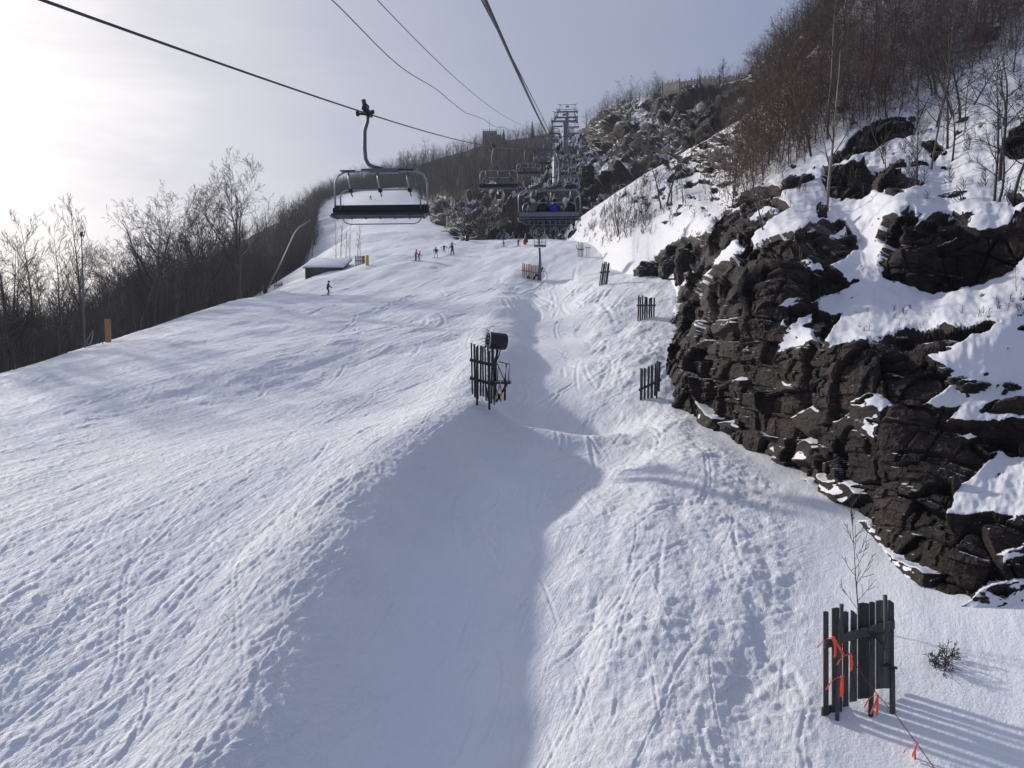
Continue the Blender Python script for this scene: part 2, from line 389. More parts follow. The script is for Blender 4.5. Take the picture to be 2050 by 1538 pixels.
# short crossing scrapes left by ski edges
LR_ = np.log(RR)
def scrape(x, y, ang, L_, bend, w, dep):
    n = max(4, int(L_/.5)); t = np.linspace(-.5, .5, n)*L_; an = ang+bend*t/L_
    X = x+np.cumsum(np.cos(an))*L_/n; Y = y+np.cumsum(np.sin(an))*L_/n
    r = np.hypot(X, Y); th = np.arctan2(X, Y); m = .3
    i0, i1 = np.searchsorted(RR, [r.min()-m, r.max()+m]); j0, j1 = np.searchsorted(TH, [th.min()-m/r.min(), th.max()+m/r.min()])
    if i1-i0 < 2 or j1-j0 < 2 or i0 < 1: return
    sx = gx[i0:i1, j0:j1]; sy = gy[i0:i1, j0:j1]; best = np.full(sx.shape, 9.); tt_ = np.zeros(sx.shape)
    for k in range(n-1):
        dx, dy = X[k+1]-X[k], Y[k+1]-Y[k]; q_ = dx*dx+dy*dy+1e-9
        u = np.clip(((sx-X[k])*dx+(sy-Y[k])*dy)/q_, 0, 1); dd_ = np.hypot(sx-X[k]-u*dx, sy-Y[k]-u*dy)
        cc = dd_ < best; best = np.where(cc, dd_, best); tt_ = np.where(cc, (k+u)/(n-1), tt_)
    e_ = np.sin(np.pi*np.clip(tt_, 0, 1))**.5
    gz[i0:i1, j0:j1] += e_*dep*(-np.exp(-(best/w)**2)+.8*np.exp(-((best-2*w)/w)**2))
rs = random.Random(77)
for i in range(1300):
    y_ = 13*math.exp(rs.random()*1.9); xb0 = float(np.interp(y_, by, bx)); lf = rs.random()
    if lf < .68: x_ = xb0-abs(rs.gauss(0, 1))*.55*y_; an_ = R(62+rs.gauss(0, 16))
    elif lf < .84: x_ = xb0+rs.uniform(.5, 7); an_ = R(75+rs.gauss(0, 28))
    else: x_ = xb0+rs.uniform(5, 12); an_ = R(60+rs.gauss(0, 35))
    if x_ > np.interp(y_, [14, 18, 20, 23, 27, 32, 46], [6.2, 6.5, 7.4, 8.4, 9.2, 8.7, 9]): continue
    s_ = max(1., y_/24); scrape(x_, y_, an_, rs.uniform(.8, 4.5)*s_, rs.gauss(0, .5), rs.uniform(.022, .06)*s_, rs.uniform(.004, .018)*s_*(1.2 if .68 < lf < .84 else 1))
xb_ = np.interp(gy.ravel(), by, bx); dd = gx.ravel()-xb_
rough = np.clip(sst(3.5, 7, dd)*.9*(1-.8*sst(-.5, .8, gx.ravel()-np.interp(gy.ravel(), [14, 18, 20, 23, 27, 32, 40, 46], [6.2, 6.5, 7.4, 8.4, 9.2, 8.7, 8.2, 9])))+np.exp(-((dd+1.3)/2.6)**2)*.9, 0, 1)*(1-sst(55, 90, gy.ravel()))
bk_ = sst(-.5, .8, gx.ravel()-np.interp(gy.ravel(), [14, 18, 20, 23, 27, 32, 40, 46], [6.2, 6.5, 7.4, 8.4, 9.2, 8.7, 8.2, 9]))*(1-sst(44, 50, gy.ravel()))
streak_ = 1-.45*sst(.5, 2, dd)*(1-sst(4.5, 7, dd))-.55*sst(5, 7, dd); bk2 = np.clip(bk_, 0, 1); streak_ = streak_*(1-bk2)+.15*bk2; streak_ = np.where(gy.ravel() > 60, np.maximum(streak_, .8), streak_)
nr, nc = gx.shape; ii = (np.arange(nr-1)[:, None]*nc+np.arange(nc-1)[None]).ravel()
me = npmesh('ski_slope', np.stack([gx.ravel(), gy.ravel(), gz.ravel()], 1), np.stack([ii, ii+1, ii+nc+1, ii+nc], 1), True, {'rough': rough, 'streak': streak_})
tag(link('snow_slope', me, M['piste']), 'packed snow ski run rising from the camera to the rocks', 'ground', kind='structure')
mb = MB(); 
v = []; k = 40
me = npmesh('valley', [(-900, -300, -75), (900, -300, -75), (900, 1100, -75), (-900, 1100, -75)], [(0, 1, 2, 3)], False, {'rock': [0]*4})
tag(link('ground', me, M['roofsnow']), 'snow covered valley floor far below the ski run', 'ground', kind='structure')

# ------------------------------------------------------------------ hillside sheets
def pip(x, y, poly):
    poly = np.array(poly, float); r = np.zeros(len(x), bool); n = len(poly); j = n-1
    for i in range(n):
        xi, yi = poly[i]; xj, yj = poly[j]
        c = ((yi > y) != (yj > y)) & (x < (xj-xi)*(y-yi)/(yj-yi+1e-12)+xi); r ^= c; j = i
    return r
def pdist(x, y, poly):
    poly = np.array(poly, float); d = np.full(len(x), 1e9)
    for a, b in zip(poly, np.roll(poly, -1, 0)):
        e = b-a; t = np.clip(((x-a[0])*e[0]+(y-a[1])*e[1])/(e@e+1e-9), 0, 1)
        d = np.minimum(d, np.hypot(x-a[0]-t*e[0], y-a[1]-t*e[1]))
    return d
def sdf(x, y, polys):     # positive inside
    r = np.full(len(x), -1e3)
    for p in polys:
        a = np.array(p); m = (x > a[:, 0].min()-60) & (x < a[:, 0].max()+60) & (y > a[:, 1].min()-60) & (y < a[:, 1].max()+60)
        if not m.any(): continue
        d = pdist(x[m], y[m], p); s = np.where(pip(x[m], y[m], p), d, -d); r[m] = np.maximum(r[m], s)
    return r
class Sheet:
    def __init__(s, x0, x1, nx, nt, bot, top, ctl, lam=1e-4, xs=None):
        s.bot = np.array(bot, float); s.top = np.array(top, float)
        c = np.array(ctl, float); s.t = TPS(c[:, :2], 1/c[:, 2], lam); s.mn = 1/(c[:, 2].max()*1.25); s.mx = 1/(c[:, 2].min()*.9)
        X = np.linspace(x0, x1, nx) if xs is None else np.array(xs); nx = len(X)
        T = np.linspace(0, 1, nt)
        XX, TT = np.meshgrid(X, T); b = np.interp(XX, s.bot[:, 0], s.bot[:, 1]); t = np.interp(XX, s.top[:, 0], s.top[:, 1])
        YY = b+(t-b)*TT; s.px = XX.ravel(); s.py = YY.ravel(); s.sh = XX.shape
        s.p = s.at(s.px, s.py)
        G = s.p.reshape(nt, nx, 3); du = np.gradient(G, axis=1); dv = np.gradient(G, axis=0); n = np.cross(du, dv)
        s.spc = np.maximum(np.linalg.norm(du, axis=2), np.linalg.norm(dv, axis=2)).ravel()
        n /= np.linalg.norm(n, axis=2, keepdims=True)+1e-12; s.n = n.reshape(-1, 3)
        if (s.n*s.p).sum(1).mean() > 0: s.n = -s.n
    def depth(s, px, py): return 1/np.clip(s.t(px, py), s.mn, s.mx)
    def at(s, px, py): return P(px, py, s.depth(px, py))
    def pt(s, px, py): q = s.at(np.array([px]), np.array([py]))[0]; return Vector(q)
    def build(s, name, disp, mat, attrs, skirt=1., flat=None):
        V = s.p+s.n*disp[:, None]; nt, nx = s.sh
        G = V.reshape(nt, nx, 3)
        # the far side of the hill, behind its skyline
        extra = []
        for k, (dy, dz) in enumerate(((1.5, -.6), (5, -3), (14, -10), (40, -32), (90, -75))):
            e = G[-1].copy(); rad = e.copy(); rad[:, 2] = 0; rad /= np.linalg.norm(rad, axis=1, keepdims=True)
            e = e+rad*dy*skirt; e[:, 2] += dz*skirt; extra.append(e)
        V = np.vstack([V]+extra); nr = nt+len(extra)
        ii = (np.arange(nr-1)[:, None]*nx+np.arange(nx-1)[None]).ravel()
        at = {k: np.concatenate([a, np.tile(a.reshape(nt, nx)[-1], len(extra))]) for k, a in attrs.items()}
        me = npmesh(name, V, np.stack([ii, ii+1, ii+nx+1, ii+nx], 1), True, at)
        if flat is not None:
            fl = np.concatenate([flat, np.zeros(len(V)-len(flat), bool)]); me.polygons.foreach_set('use_smooth', ~fl[ii])
        s.G = G; return link(name, me, mat)

# ---- near hillside with the cliff
near_c = [(2050, 1170, 18.8), (1880, 1207, 19.4), (1870, 1090, 20.2), (1900, 1046, 20.3), (2050, 1046, 19.6), (2000, 930, 22.6), (2050, 930, 22.3), (1930, 1010, 20.9),
 (1760, 1080, 23), (1750, 900, 24.2), (1650, 960, 27), (1650, 820, 27.6), (1650, 700, 28.4), (1850, 900, 23.4), (1850, 740, 25.2), (1950, 870, 23.1), (2050, 850, 22.8),
 (1750, 692, 27.2), (1900, 672, 26.4), (1995, 662, 25.8), (2050, 750, 24.4), (1920, 800, 24.2), (2050, 655, 26.4), (1700, 660, 30), (1800, 605, 32.5), (1870, 597, 32.8), (1960, 580, 32), (2050, 556, 31),
 (1770, 520, 34), (1870, 500, 33.3), (2000, 480, 32.4), (1800, 430, 35), (1950, 430, 34), (2050, 430, 33), (1660, 600, 34), (1720, 500, 39), (1740, 420, 43.5),
 (1500, 885, 32.5), (1500, 700, 33.5), (1500, 560, 35.2), (1600, 905, 29.2), (1600, 700, 30.6), (1600, 560, 33.5), (1690, 540, 34.2), (1600, 462, 38.5), (1400, 830, 37.5), (1400, 700, 40),
 (1400, 600, 45), (1345, 795, 42), (1345, 700, 49.5), (1375, 600, 60), (1430, 460, 57), (1480, 430, 54), (1520, 500, 41), (1560, 430, 46), (1392, 530, 66), (1280, 548, 80), (1350, 500, 76),
 (1650, 410, 48), (1750, 402, 46), (1700, 335, 51), (1830, 352, 47.5), (1900, 390, 43), (2000, 380, 40), (2050, 330, 43), (1760, 240, 61), (1830, 240, 59), (1900, 300, 50.5), (2000, 250, 50),
 (2050, 200, 53), (1650, 300, 60), (1550, 330, 66), (1600, 170, 78), (1700, 50, 85), (1850, 100, 73), (2050, 0, 73), (2050, 80, 64), (1440, 400, 82), (1440, 300, 93), (1300, 450, 93), (1240, 465, 99),
 (1300, 345, 113), (1200, 410, 122), (1160, 470, 119), (1380, 380, 96), (1700, 310, 55), (2400, 1200, 16.5), (2400, 900, 19.5), (2400, 600, 26), (2400, 300, 40), (2400, 0, 60), (2700, 1200, 15),
 (2700, 500, 27), (2700, 0, 52), (2100, -250, 92), (1800, -120, 98), (1210, 500, 104)]
near = Sheet(1120, 2700, 0, 740, [(1100, 500), (1150, 500), (1200, 520), (1270, 575), (1300, 640), (1330, 850), (1400, 890), (1500, 950), (1640, 1030), (1750, 1150), (1860, 1270), (2050, 1240), (2700, 1500)],
 [(1100, 478), (1150, 445), (1200, 410), (1300, 345), (1380, 302), (1480, 248), (1560, 185), (1640, 95), (1700, 0), (1800, -120), (2100, -330), (2700, -560)], near_c,
 xs=np.concatenate([np.linspace(1112, 1312, 90, endpoint=False), np.linspace(1312, 1402, 170, endpoint=False), np.linspace(1402, 2080, 540, endpoint=False), np.linspace(2080, 2700, 110)]))
ROCK = [[(1325, 830), (1330, 760), (1330, 700), (1332, 640), (1355, 612), (1385, 560), (1390, 510), (1425, 470), (1430, 445), (1450, 432), (1480, 424), (1515, 400), (1560, 412), (1582, 420), (1545, 448), (1512, 470), (1507, 504),
  (1530, 490), (1560, 480), (1590, 470), (1640, 452), (1682, 446), (1700, 480), (1717, 510), (1690, 525), (1660, 530), (1690, 558), (1700, 577), (1680, 590), (1642, 600), (1640, 630), (1662, 640), (1688, 638), (1660, 672),
  (1650, 692), (1700, 690), (1760, 680), (1800, 670), (1870, 662), (1960, 655), (1997, 655), (1985, 668), (1930, 686), (1895, 700), (1908, 704), (1870, 720), (1862, 728), (1885, 742), (1906, 770), (1880, 790),
  (1847, 810), (1880, 826), (1922, 820), (1900, 842), (1935, 852), (1990, 850), (2050, 846), (2120, 850), (2120, 930), (2050, 928), (1997, 908), (1965, 940), (1912, 1000), (1895, 1042), (1970, 1034), (2050, 1046),
  (2120, 1050), (2120, 1150), (2050, 1158), (2000, 1165), (1950, 1190), (1910, 1232), (1885, 1230), (1862, 1200), (1862, 1160), (1864, 1150), (1850, 1140), (1800, 1115), (1775, 1100), (1758, 1060), (1742, 1040),
  (1720, 1040), (1700, 1025), (1650, 1000), (1625, 960), (1590, 945), (1560, 940), (1540, 935), (1500, 920), (1480, 905), (1440, 888), (1400, 872), (1370, 850), (1345, 850)],
 [(1765, 560), (1762, 530), (1782, 500), (1765, 480), (1775, 460), (1800, 430), (1820, 425), (1840, 435), (1835, 455), (1860, 440), (1900, 432), (1958, 427), (1928, 460), (1955, 472), (2022, 466), (2030, 435), (2100, 425),
  (2100, 480), (2050, 525), (2010, 560), (1960, 577), (1870, 593), (1820, 582)],
 [(1650, 345), (1700, 330), (1742, 332), (1735, 350), (1790, 355), (1832, 352), (1828, 375), (1792, 401), (1750, 390), (1730, 404), (1680, 409), (1660, 400), (1652, 370)],
 [(1700, 285), (1760, 240), (1832, 240), (1830, 275), (1780, 292), (1730, 302), (1695, 306)], [(1660, 322), (1700, 300), (1770, 282), (1760, 302), (1700, 322), (1665, 337)],
 [(1275, 552), (1290, 525), (1320, 515), (1350, 490), (1395, 480), (1425, 473), (1392, 520), (1382, 566), (1340, 545), (1330, 555), (1300, 553)],
 [(1960, 832), (1990, 808), (2050, 803), (2120, 800), (2120, 838), (2020, 835)], [(1450, 425), (1490, 395), (1540, 380), (1575, 388), (1560, 404), (1500, 418)],
 [(2000, 320), (2020, 270), (2050, 255), (2120, 250), (2120, 320), (2040, 325)], [(2005, 395), (2030, 385), (2055, 410), (2030, 420)], [(1868, 330), (1850, 300), (1880, 290), (1900, 310)], [(1630, 425), (1640, 410), (1655, 415), (1648, 445), (1634, 445)],
 [(1930, 90), (1960, 60), (2010, 55), (2000, 85)], [(1745, 998), (1725, 1015), (1718, 1036), (1750, 1042), (1752, 1020)], [(1985, 1190), (2005, 1178), (2025, 1185), (2005, 1200)]]
HOLE = [[(1395, 597), (1418, 568), (1438, 546), (1470, 530), (1488, 500), (1480, 484), (1462, 498), (1446, 515), (1434, 540), (1414, 562)], [(1368, 678), (1398, 643), (1402, 655), (1386, 678)], [(1428, 657), (1445, 641), (1471, 638), (1474, 650), (1440, 673)],
 [(1390, 692), (1405, 684), (1421, 685), (1408, 694)], [(1554, 619), (1575, 601), (1592, 604), (1580, 624)], [(1563, 704), (1580, 665), (1600, 645), (1627, 633), (1628, 652), (1612, 661), (1630, 665), (1634, 690), (1602, 702), (1575, 708), (1550, 722)],
 [(1470, 768), (1485, 757), (1502, 758), (1490, 769)], [(1558, 777), (1578, 759), (1599, 765), (1578, 777)], [(1592, 832), (1625, 813), (1647, 830), (1643, 862), (1615, 872), (1600, 852)],
 [(1681, 847), (1708, 825), (1713, 800), (1750, 793), (1788, 810), (1762, 842), (1752, 888), (1730, 866), (1715, 852), (1683, 882)], [(1592, 925), (1597, 888), (1612, 878), (1628, 884), (1630, 925)], [(1532, 910), (1550, 888), (1568, 878), (1572, 892), (1560, 915)],
 [(1912, 881), (1938, 870), (1960, 880), (1935, 890)], [(1898, 846), (1950, 835), (1970, 830), (2022, 840), (1990, 850), (1930, 854)], [(1883, 492), (1915, 480), (1902, 494)], [(1600, 520), (1640, 530), (1650, 545), (1625, 550)], [(1998, 1112), (2030, 1098), (2070, 1084), (2070, 1100), (2040, 1118), (2002, 1137)],
 [(1400, 802), (1420, 830), (1440, 838), (1425, 858), (1395, 850)], [(1445, 848), (1470, 845), (1480, 862), (1450, 868)], [(1640, 945), (1660, 962), (1700, 965), (1720, 985), (1700, 1010), (1650, 990)], [(1575, 640), (1560, 660), (1580, 665)], [(1490, 700), (1500, 696), (1503, 706), (1492, 708)],
 [(1385, 480), (1410, 470), (1412, 482), (1390, 500)], [(1320, 540), (1345, 520), (1352, 530), (1335, 545)], [(1690, 462), (1660, 480), (1690, 485)], [(1500, 440), (1540, 420), (1560, 425), (1520, 445)]]
q = near.p; pxn = near.px; pyn = near.py
wx = pxn+10*noise2(pxn, pyn, .022, 4, 5, .6); wy = pyn+8*noise2(pxn, pyn, .022, 4, 9, .6)
rk = sdf(wx, wy, ROCK); ho = sdf(wx, wy, HOLE); sd = np.minimum(rk, -ho)
# small stones breaking the snow of the spur and the bank
st = noise2(pxn, pyn*1.5, .055, 3, 13); zone = sst(1190, 1300, pxn)*(1-sst(1450, 1500, pxn))*sst(490, 420, pyn)
st2 = noise2(pxn+.6*pyn, pyn*1.9, .03, 4, 17); zone2 = sst(1480, 1560, pxn)
sd = np.maximum(sd, (st-.17-.10*sst(1350, 1230, pxn))*60*zone-2-8*(1-zone)); sd = np.maximum(sd, (st2-.52)*60*zone2-1-8*(1-zone2))
rock = np.clip(.5+sd/14, 0, 1)
wv = np.stack([noise(q*.5, 1), noise(q*.5, 2), noise(q*.5, 3)], 1)
dist = np.clip(q[:, 1]/35, .7, 2.)
def facets(s, seed, tilt):       # flat fracture faces: every cell is a plane of its own
    d1, d2, cid, tl = cells(s, seed); k = np.floor(cid*9973).astype(np.int64)
    t = np.stack([rnd(k, k*0, k*0, seed+9), rnd(k, k*0+1, k*0, seed+9), rnd(k, k*0+2, k*0, seed+9)], 1)*2-1
    return (cid-.5)+tilt*(t*tl).sum(1), d2-d1
b1, g1 = facets(np.stack([q[:, 0]*.60, q[:, 1]*.60, q[:, 2]*.36], 1)+.22*wv, 3, 1.1)
def bricks(h, w, seed, warp):      # bedded, jointed blocks
    z_ = q[:, 2]+.16*q[:, 0]+.07*q[:, 1]+warp*wv[:, 2]; c_, s_ = math.cos(.5), math.sin(.5)
    xx = q[:, 0]*c_+q[:, 1]*s_+warp*wv[:, 0]; yy = -q[:, 0]*s_+q[:, 1]*c_+warp*wv[:, 1]
    zz_ = z_/h+.5*noise(np.stack([xx*.35, yy*.35, z_*.0+seed], 1), seed); L = np.floor(zz_).astype(np.int64); zr = np.zeros_like(L)
    ux = xx/w*(.6+.8*rnd(L, zr, zr, seed+1))+7*rnd(L, zr, zr, seed+2); uy = yy/w*(.6+.8*rnd(L, zr, zr, seed+3))+7*rnd(L, zr, zr, seed+4)
    A = np.floor(ux).astype(np.int64); B = np.floor(uy).astype(np.int64)
    fz, fx, fy = zz_-L, ux-A, uy-B; e_ = np.minimum(np.minimum(np.minimum(fz, 1-fz)*h, np.minimum(fx, 1-fx)*w), np.minimum(fy, 1-fy)*w)
    t = lambda s__: rnd(A, B, L, seed+s__)-.5
    return t(5)+.55*t(6)*(fx-.5)+.55*t(7)*(fy-.5)+.5*t(8)*(fz-.5)+.5*(rnd(L, zr, zr, seed+9)-.5), e_
b2, g2 = bricks(.95, 1.35, 21, .4)
b3, g3 = bricks(.30, .46, 41, .2)
sp_ = near.spc; k1 = 1-sst(.30, .8, sp_); k2 = 1-sst(.14, .36, sp_); k3 = 1-sst(.06, .15, sp_)
ed_ = .25+.75*sst(-1, 12, sd); k2 = k2*ed_; k3 = k3*ed_; blk = b1*.85*k1*(.5+.5*ed_)+b2*.66*k2+b3*.17*k3*(.4+.9*sst(-.15, .2, fbm(q*.45, 2, 66)))-.22*(1-sst(0, .05, g1))*k2-.10*(1-sst(0, .05, g2))*k2+.05*fbm(q*6., 3, 88, .7)*k3+.3*fbm(q*.35, 2, 77)*k1
strat = np.abs(((q[:, 2]*1.1+.22*q[:, 0]+.5*fbm(q*.3, 3, 5)) % 1)-.5)
blk -= .16*sst(.38, .5, strat)*k2
sn = .22+.18*noise2(pxn, pyn, .02, 3, 15)*k1+.10*fbm(q*.7, 3, 19)
m = sst(-3, 5, sd)
disp = (sn*(1-m)+(blk*.72-.12)*m)*np.clip(dist, .8, 1.4)*(.35+.65*k1)*(.45+.55*sst(1325, 1420, pxn))-.22*(1-sst(1340, 1440, pxn))*(pyn > 560)
disp *= sst(0, 30, np.interp(pxn, near.bot[:, 0], near.bot[:, 1])-pyn+10)
hillN = near.build('near', disp, M['cliff'], {'rock': np.clip(rock, 0, 1)}, .5, sd > 3)
hillN.name = 'rocky_hillside'; tag(hillN, 'snow covered hillside with dark brown layered cliff right of the run', 'hillside', kind='structure')

# ---- far slope below the skyline on the right
scarp = Sheet(1140, 2000, 430, 260, [(1140, 500), (1200, 460), (1300, 410), (1400, 370), (1500, 330), (1600, 260), (1700, 180), (2000, -100)],
 [(1140, 300), (1160, 272), (1180, 240), (1210, 216), (1260, 200), (1300, 192), (1400, 172), (1480, 164), (1510, 140), (1560, 90), (1640, 5), (1760, -120), (2000, -300)],
 [(1145, 480, 125), (1170, 400, 150), (1180, 330, 190), (1150, 300, 250), (1168, 268, 285), (1210, 216, 250), (1300, 192, 205), (1400, 172, 170), (1480, 160, 152), (1560, 90, 132), (1640, 0, 115), (2000, -300, 115),
  (1250, 300, 170), (1350, 250, 150), (1450, 220, 135), (1200, 430, 128), (1300, 370, 122), (1400, 320, 112), (1500, 270, 102), (1600, 200, 96), (1700, 100, 98), (2000, -100, 105), (1230, 250, 200)])
def rocky(sh, sc, amp, seed, thr):
    q = sh.p; s = np.stack([q[:, 0]*.40+q[:, 2]*.30, q[:, 1]*.2, (q[:, 2]*.8-.6*q[:, 0])*.75], 1)*sc
    s = s+.5*np.stack([noise(s, seed), noise(s, seed+1), noise(s, seed+2)], 1)
    d1, d2, cid, tl = cells(s, seed); e1, e2, c2, t2 = cells(s*2.6, seed+5)
    b = (cid-.5)*1.+tl[:, 2]*.8-.35*(1-sst(0, .16, d2-d1))+(c2-.5)*.35+t2[:, 2]*.4+.5*fbm(s*.8, 4, seed, .6)
    pat = fbm(s*.35, 3, seed+30)
    return b*amp, pat
b, pat = rocky(scarp, .46, 2.6, 5, 0)
pxs, pys = scarp.px, scarp.py
pat2 = noise2(pxs*.9+.9*pys, pys*1.4-.5*pxs, .012, 4, 43, .6)
rockB = np.clip(.66+pat2*1.3, 0, 1)
lit = np.clip(.34+1.4*noise2(pxs, pys, .014, 3, 99), 0, 1)
dB = b*(.45+.55*sst(.35, .7, rockB))
dB *= sst(0, .12, np.tile(np.linspace(1, 0, scarp.sh[0])[:, None], (1, scarp.sh[1])).ravel()+.04)
o = scarp.build('far', dB, M['scarp'], {'rock': rockB, 'litter': lit}, 1.)
o.name = 'wooded_scarp'; tag(o, 'far rocky slope with thin snow below the skyline fence', 'hillside', kind='structure')

# ---- mountain ahead: outcrop, wooded hill, gully of the lift line, wooded shoulder on the left
mount = Sheet(-700, 1185, 0, 300, [(-700, 760), (0, 770), (300, 700), (500, 620), (600, 540), (640, 425), (700, 408), (780, 402), (850, 420), (862, 447), (900, 475), (930, 492), (1000, 497), (1100, 497), (1185, 480)],
 [(-700, 640), (0, 640), (150, 628), (250, 600), (350, 555), (450, 500), (560, 445), (640, 405), (700, 378), (800, 345), (900, 311), (985, 286), (1060, 274), (1110, 266), (1140, 268), (1185, 266)],
 [(-700, 640, 190), (-700, 760, 95), (0, 640, 170), (0, 770, 90), (250, 600, 165), (300, 700, 95), (450, 500, 190), (500, 620, 115), (560, 445, 225), (600, 540, 150), (640, 405, 275), (640, 425, 250),
  (700, 378, 290), (700, 408, 258), (800, 345, 310), (780, 402, 256), (850, 420, 225), (862, 447, 188), (900, 475, 158), (930, 490, 134), (1000, 495, 126), (1100, 495, 126), (1185, 480, 122),
  (900, 311, 330), (985, 286, 340), (1060, 274, 335), (1110, 266, 325), (1185, 266, 310), (900, 430, 172), (950, 440, 145), (1000, 420, 148), (950, 390, 185), (880, 380, 225), (1050, 400, 155), (1100, 400, 155), (1120, 330, 195),
  (1000, 350, 220), (1160, 400, 150), (1175, 330, 200), (1140, 290, 260)],
 xs=np.concatenate([np.linspace(-700, 640, 150, endpoint=False), np.linspace(640, 1190, 430)]))
b, pat = rocky(mount, .50, 3.0, 15, 0)
pxm, pym = mount.px, mount.py
inrock = sdf(pxm, pym, [[(842, 500), (846, 415), (880, 402), (930, 400), (990, 385), (1060, 372), (1090, 330), (1105, 290), (1112, 262), (1200, 250), (1200, 520), (900, 520)]])
mr = sst(-12, 12, inrock+14*noise2(pxm, pym, .03, 3, 61))
rockM = mr*np.clip(.74+.7*noise2(pxm, pym, .03, 3, 65)-.25*sst(1110, 1140, pxm)*sst(430, 380, pym), 0, 1)
litM = 1-.55*mr-.9*sst(.15, .5, noise2(pxm, pym, .02, 4, 68))
bank = sst(10, -8, pym-np.interp(pxm, [640, 700, 780, 860], [385, 378, 372, 380]))*0
dM = b*mr*.9+.6*fbm(mount.p*.08, 3, 4)
o = mount.build('mount', dM, M['mount'], {'rock': rockM, 'litter': np.clip(litM, 0, 1)}, 1.)
o.name = 'wooded_hill'; tag(o, 'dark wooded mountainside with a jumbled snowy rock outcrop at its foot', 'hill', kind='structure')
# ------------------------------------------------------------------ trees
def grow(mb, p, d, L, r, lvl, S, rg, k=3, tip=.3):
    if lvl == 0: tip = .06
    n = S['seg'][min(lvl, len(S['seg'])-1)]; pts = [p.copy()]; rad = [r]; dirs = []
    for i in range(n):
        w = S['wob']*(1+.5*lvl)
        d = (d+Vector((rg.uniform(-w, w), rg.uniform(-w, w), rg.uniform(-w, w)))+Vector((0, 0, S['up'][min(lvl, len(S['up'])-1)]))).normalized()
        p = p+d*(L/n); pts.append(p.copy()); rad.append(max(S['rmin'], r*(1-(1-tip)*(i+1)/n))); dirs.append(d.copy())
    mb[0 if lvl == 0 else 1].tube(pts, rad, 6 if lvl == 0 and S.get('big') else (4 if lvl == 0 else k), cap=False)
    if lvl >= S['levels']: return
    nc = S['kids'][lvl]; lo = S['from'][min(lvl, len(S['from'])-1)]
    for c in range(nc):
        t = lo+(1-lo)*((c+rg.uniform(.1, .9))/nc); f = t*n; i = min(int(f), n-1); q = pts[i].lerp(pts[i+1], f-i)
        dd = dirs[i]; ax = dd.orthogonal().normalized(); ax = Matrix.Rotation(rg.uniform(0, 6.283), 3, dd) @ ax
        a = math.radians(S['ang'][min(lvl, len(S['ang'])-1)]+rg.uniform(-12, 12)); nd = Matrix.Rotation(a, 3, ax) @ dd
        ln = L*S['len'][min(lvl, len(S['len'])-1)]*rg.uniform(.7, 1.15)*(1.1-S['taper']*t)
        rr = max(S['rmin'], rad[i]*rg.uniform(.45, .62))
        grow(mb, q, nd, ln, rr, lvl+1, S, rg, k)
SP_ = {
 'broad': dict(seg=[7, 6, 4, 3, 2], wob=.13, up=[.04, .13, .09, .05], rmin=.016, levels=4, kids=[14, 8, 6, 4], ang=[46, 38, 38, 40], len=[.60, .50, .48, .45], taper=.45, big=1, **{'from': [.24, .2, .2, .2]}),
 'tall': dict(seg=[8, 5, 3, 2], wob=.06, up=[.05, .14, .10], rmin=.012, levels=3, kids=[20, 7, 4], ang=[42, 34, 36], len=[.30, .42, .45], taper=.55, big=1, **{'from': [.3, .15, .2]}),
 'crooked': dict(seg=[8, 5, 4, 2], wob=.15, up=[.05, .05, .04], rmin=.010, levels=3, kids=[12, 6, 4], ang=[55, 42, 40], len=[.36, .48, .45], taper=.45, big=1, **{'from': [.28, .2, .2]}),
 'sapling': dict(seg=[8, 4, 3], wob=.06, up=[.06, .12, .08], rmin=.007, levels=2, kids=[14, 4], ang=[46, 38], len=[.26, .42], taper=.6, **{'from': [.25, .2]}),
 'brush': dict(seg=[5, 4, 2], wob=.12, up=[.04, .04, .03], rmin=.007, levels=2, kids=[10, 4], ang=[52, 48], len=[.5, .5], taper=.5, **{'from': [.12, .2]}),
 'thin': dict(seg=[6, 3], wob=.07, up=[.05, .12], rmin=.012, levels=1, kids=[15], ang=[48], len=[.36], taper=.5, **{'from': [.2]}),
}
def tree_mbs(kind, seed, H=10., r=.16, stems=1, lean=0):
    rg = random.Random(seed); t = [MB(), MB()]; S = SP_[kind]
    for s_ in range(stems):
        a = rg.uniform(0, 6.28); e = .0 if stems == 1 else rg.uniform(.12, .42)
        d = Vector((math.cos(a)*e+lean, math.sin(a)*e, 1)).normalized()
        grow(t, Vector((math.cos(a)*.12*(stems > 1), math.sin(a)*.12*(stems > 1), -.4)), d, H*rg.uniform(.8, 1) if stems > 1 else H, r, 0, S, rg)
    return t
def tree_proto(kind, seed, H, r, bark, twig, name='bare_tree', stems=1, leaves=0, lean=0):
    t = tree_mbs(kind, seed, H, r, stems, lean); e = empty(name)
    t[0].build('trunk', bark, e, True); c = t[1].build('crown', twig, e, True)
    if leaves:
        rg = random.Random(seed+1); m = MB(); vs = t[1].v
        for i in range(leaves):
            q = Vector(vs[rg.randrange(len(vs))]); s_ = rg.uniform(.03, .06)
            a = Vector((rg.uniform(-1, 1), rg.uniform(-1, 1), rg.uniform(-1, 1))).normalized()*s_; b_ = a.orthogonal().normalized()*s_*.6
            n = len(m.v); m.v += [tuple(q), tuple(q+a+b_), tuple(q+a*2), tuple(q+a-b_)]; m.f.append((n, n+1, n+2, n+3))
        m.build('leaves', M['leaf'], e)
    e['H'] = max(v[2] for v in t[0].v+t[1].v); return e
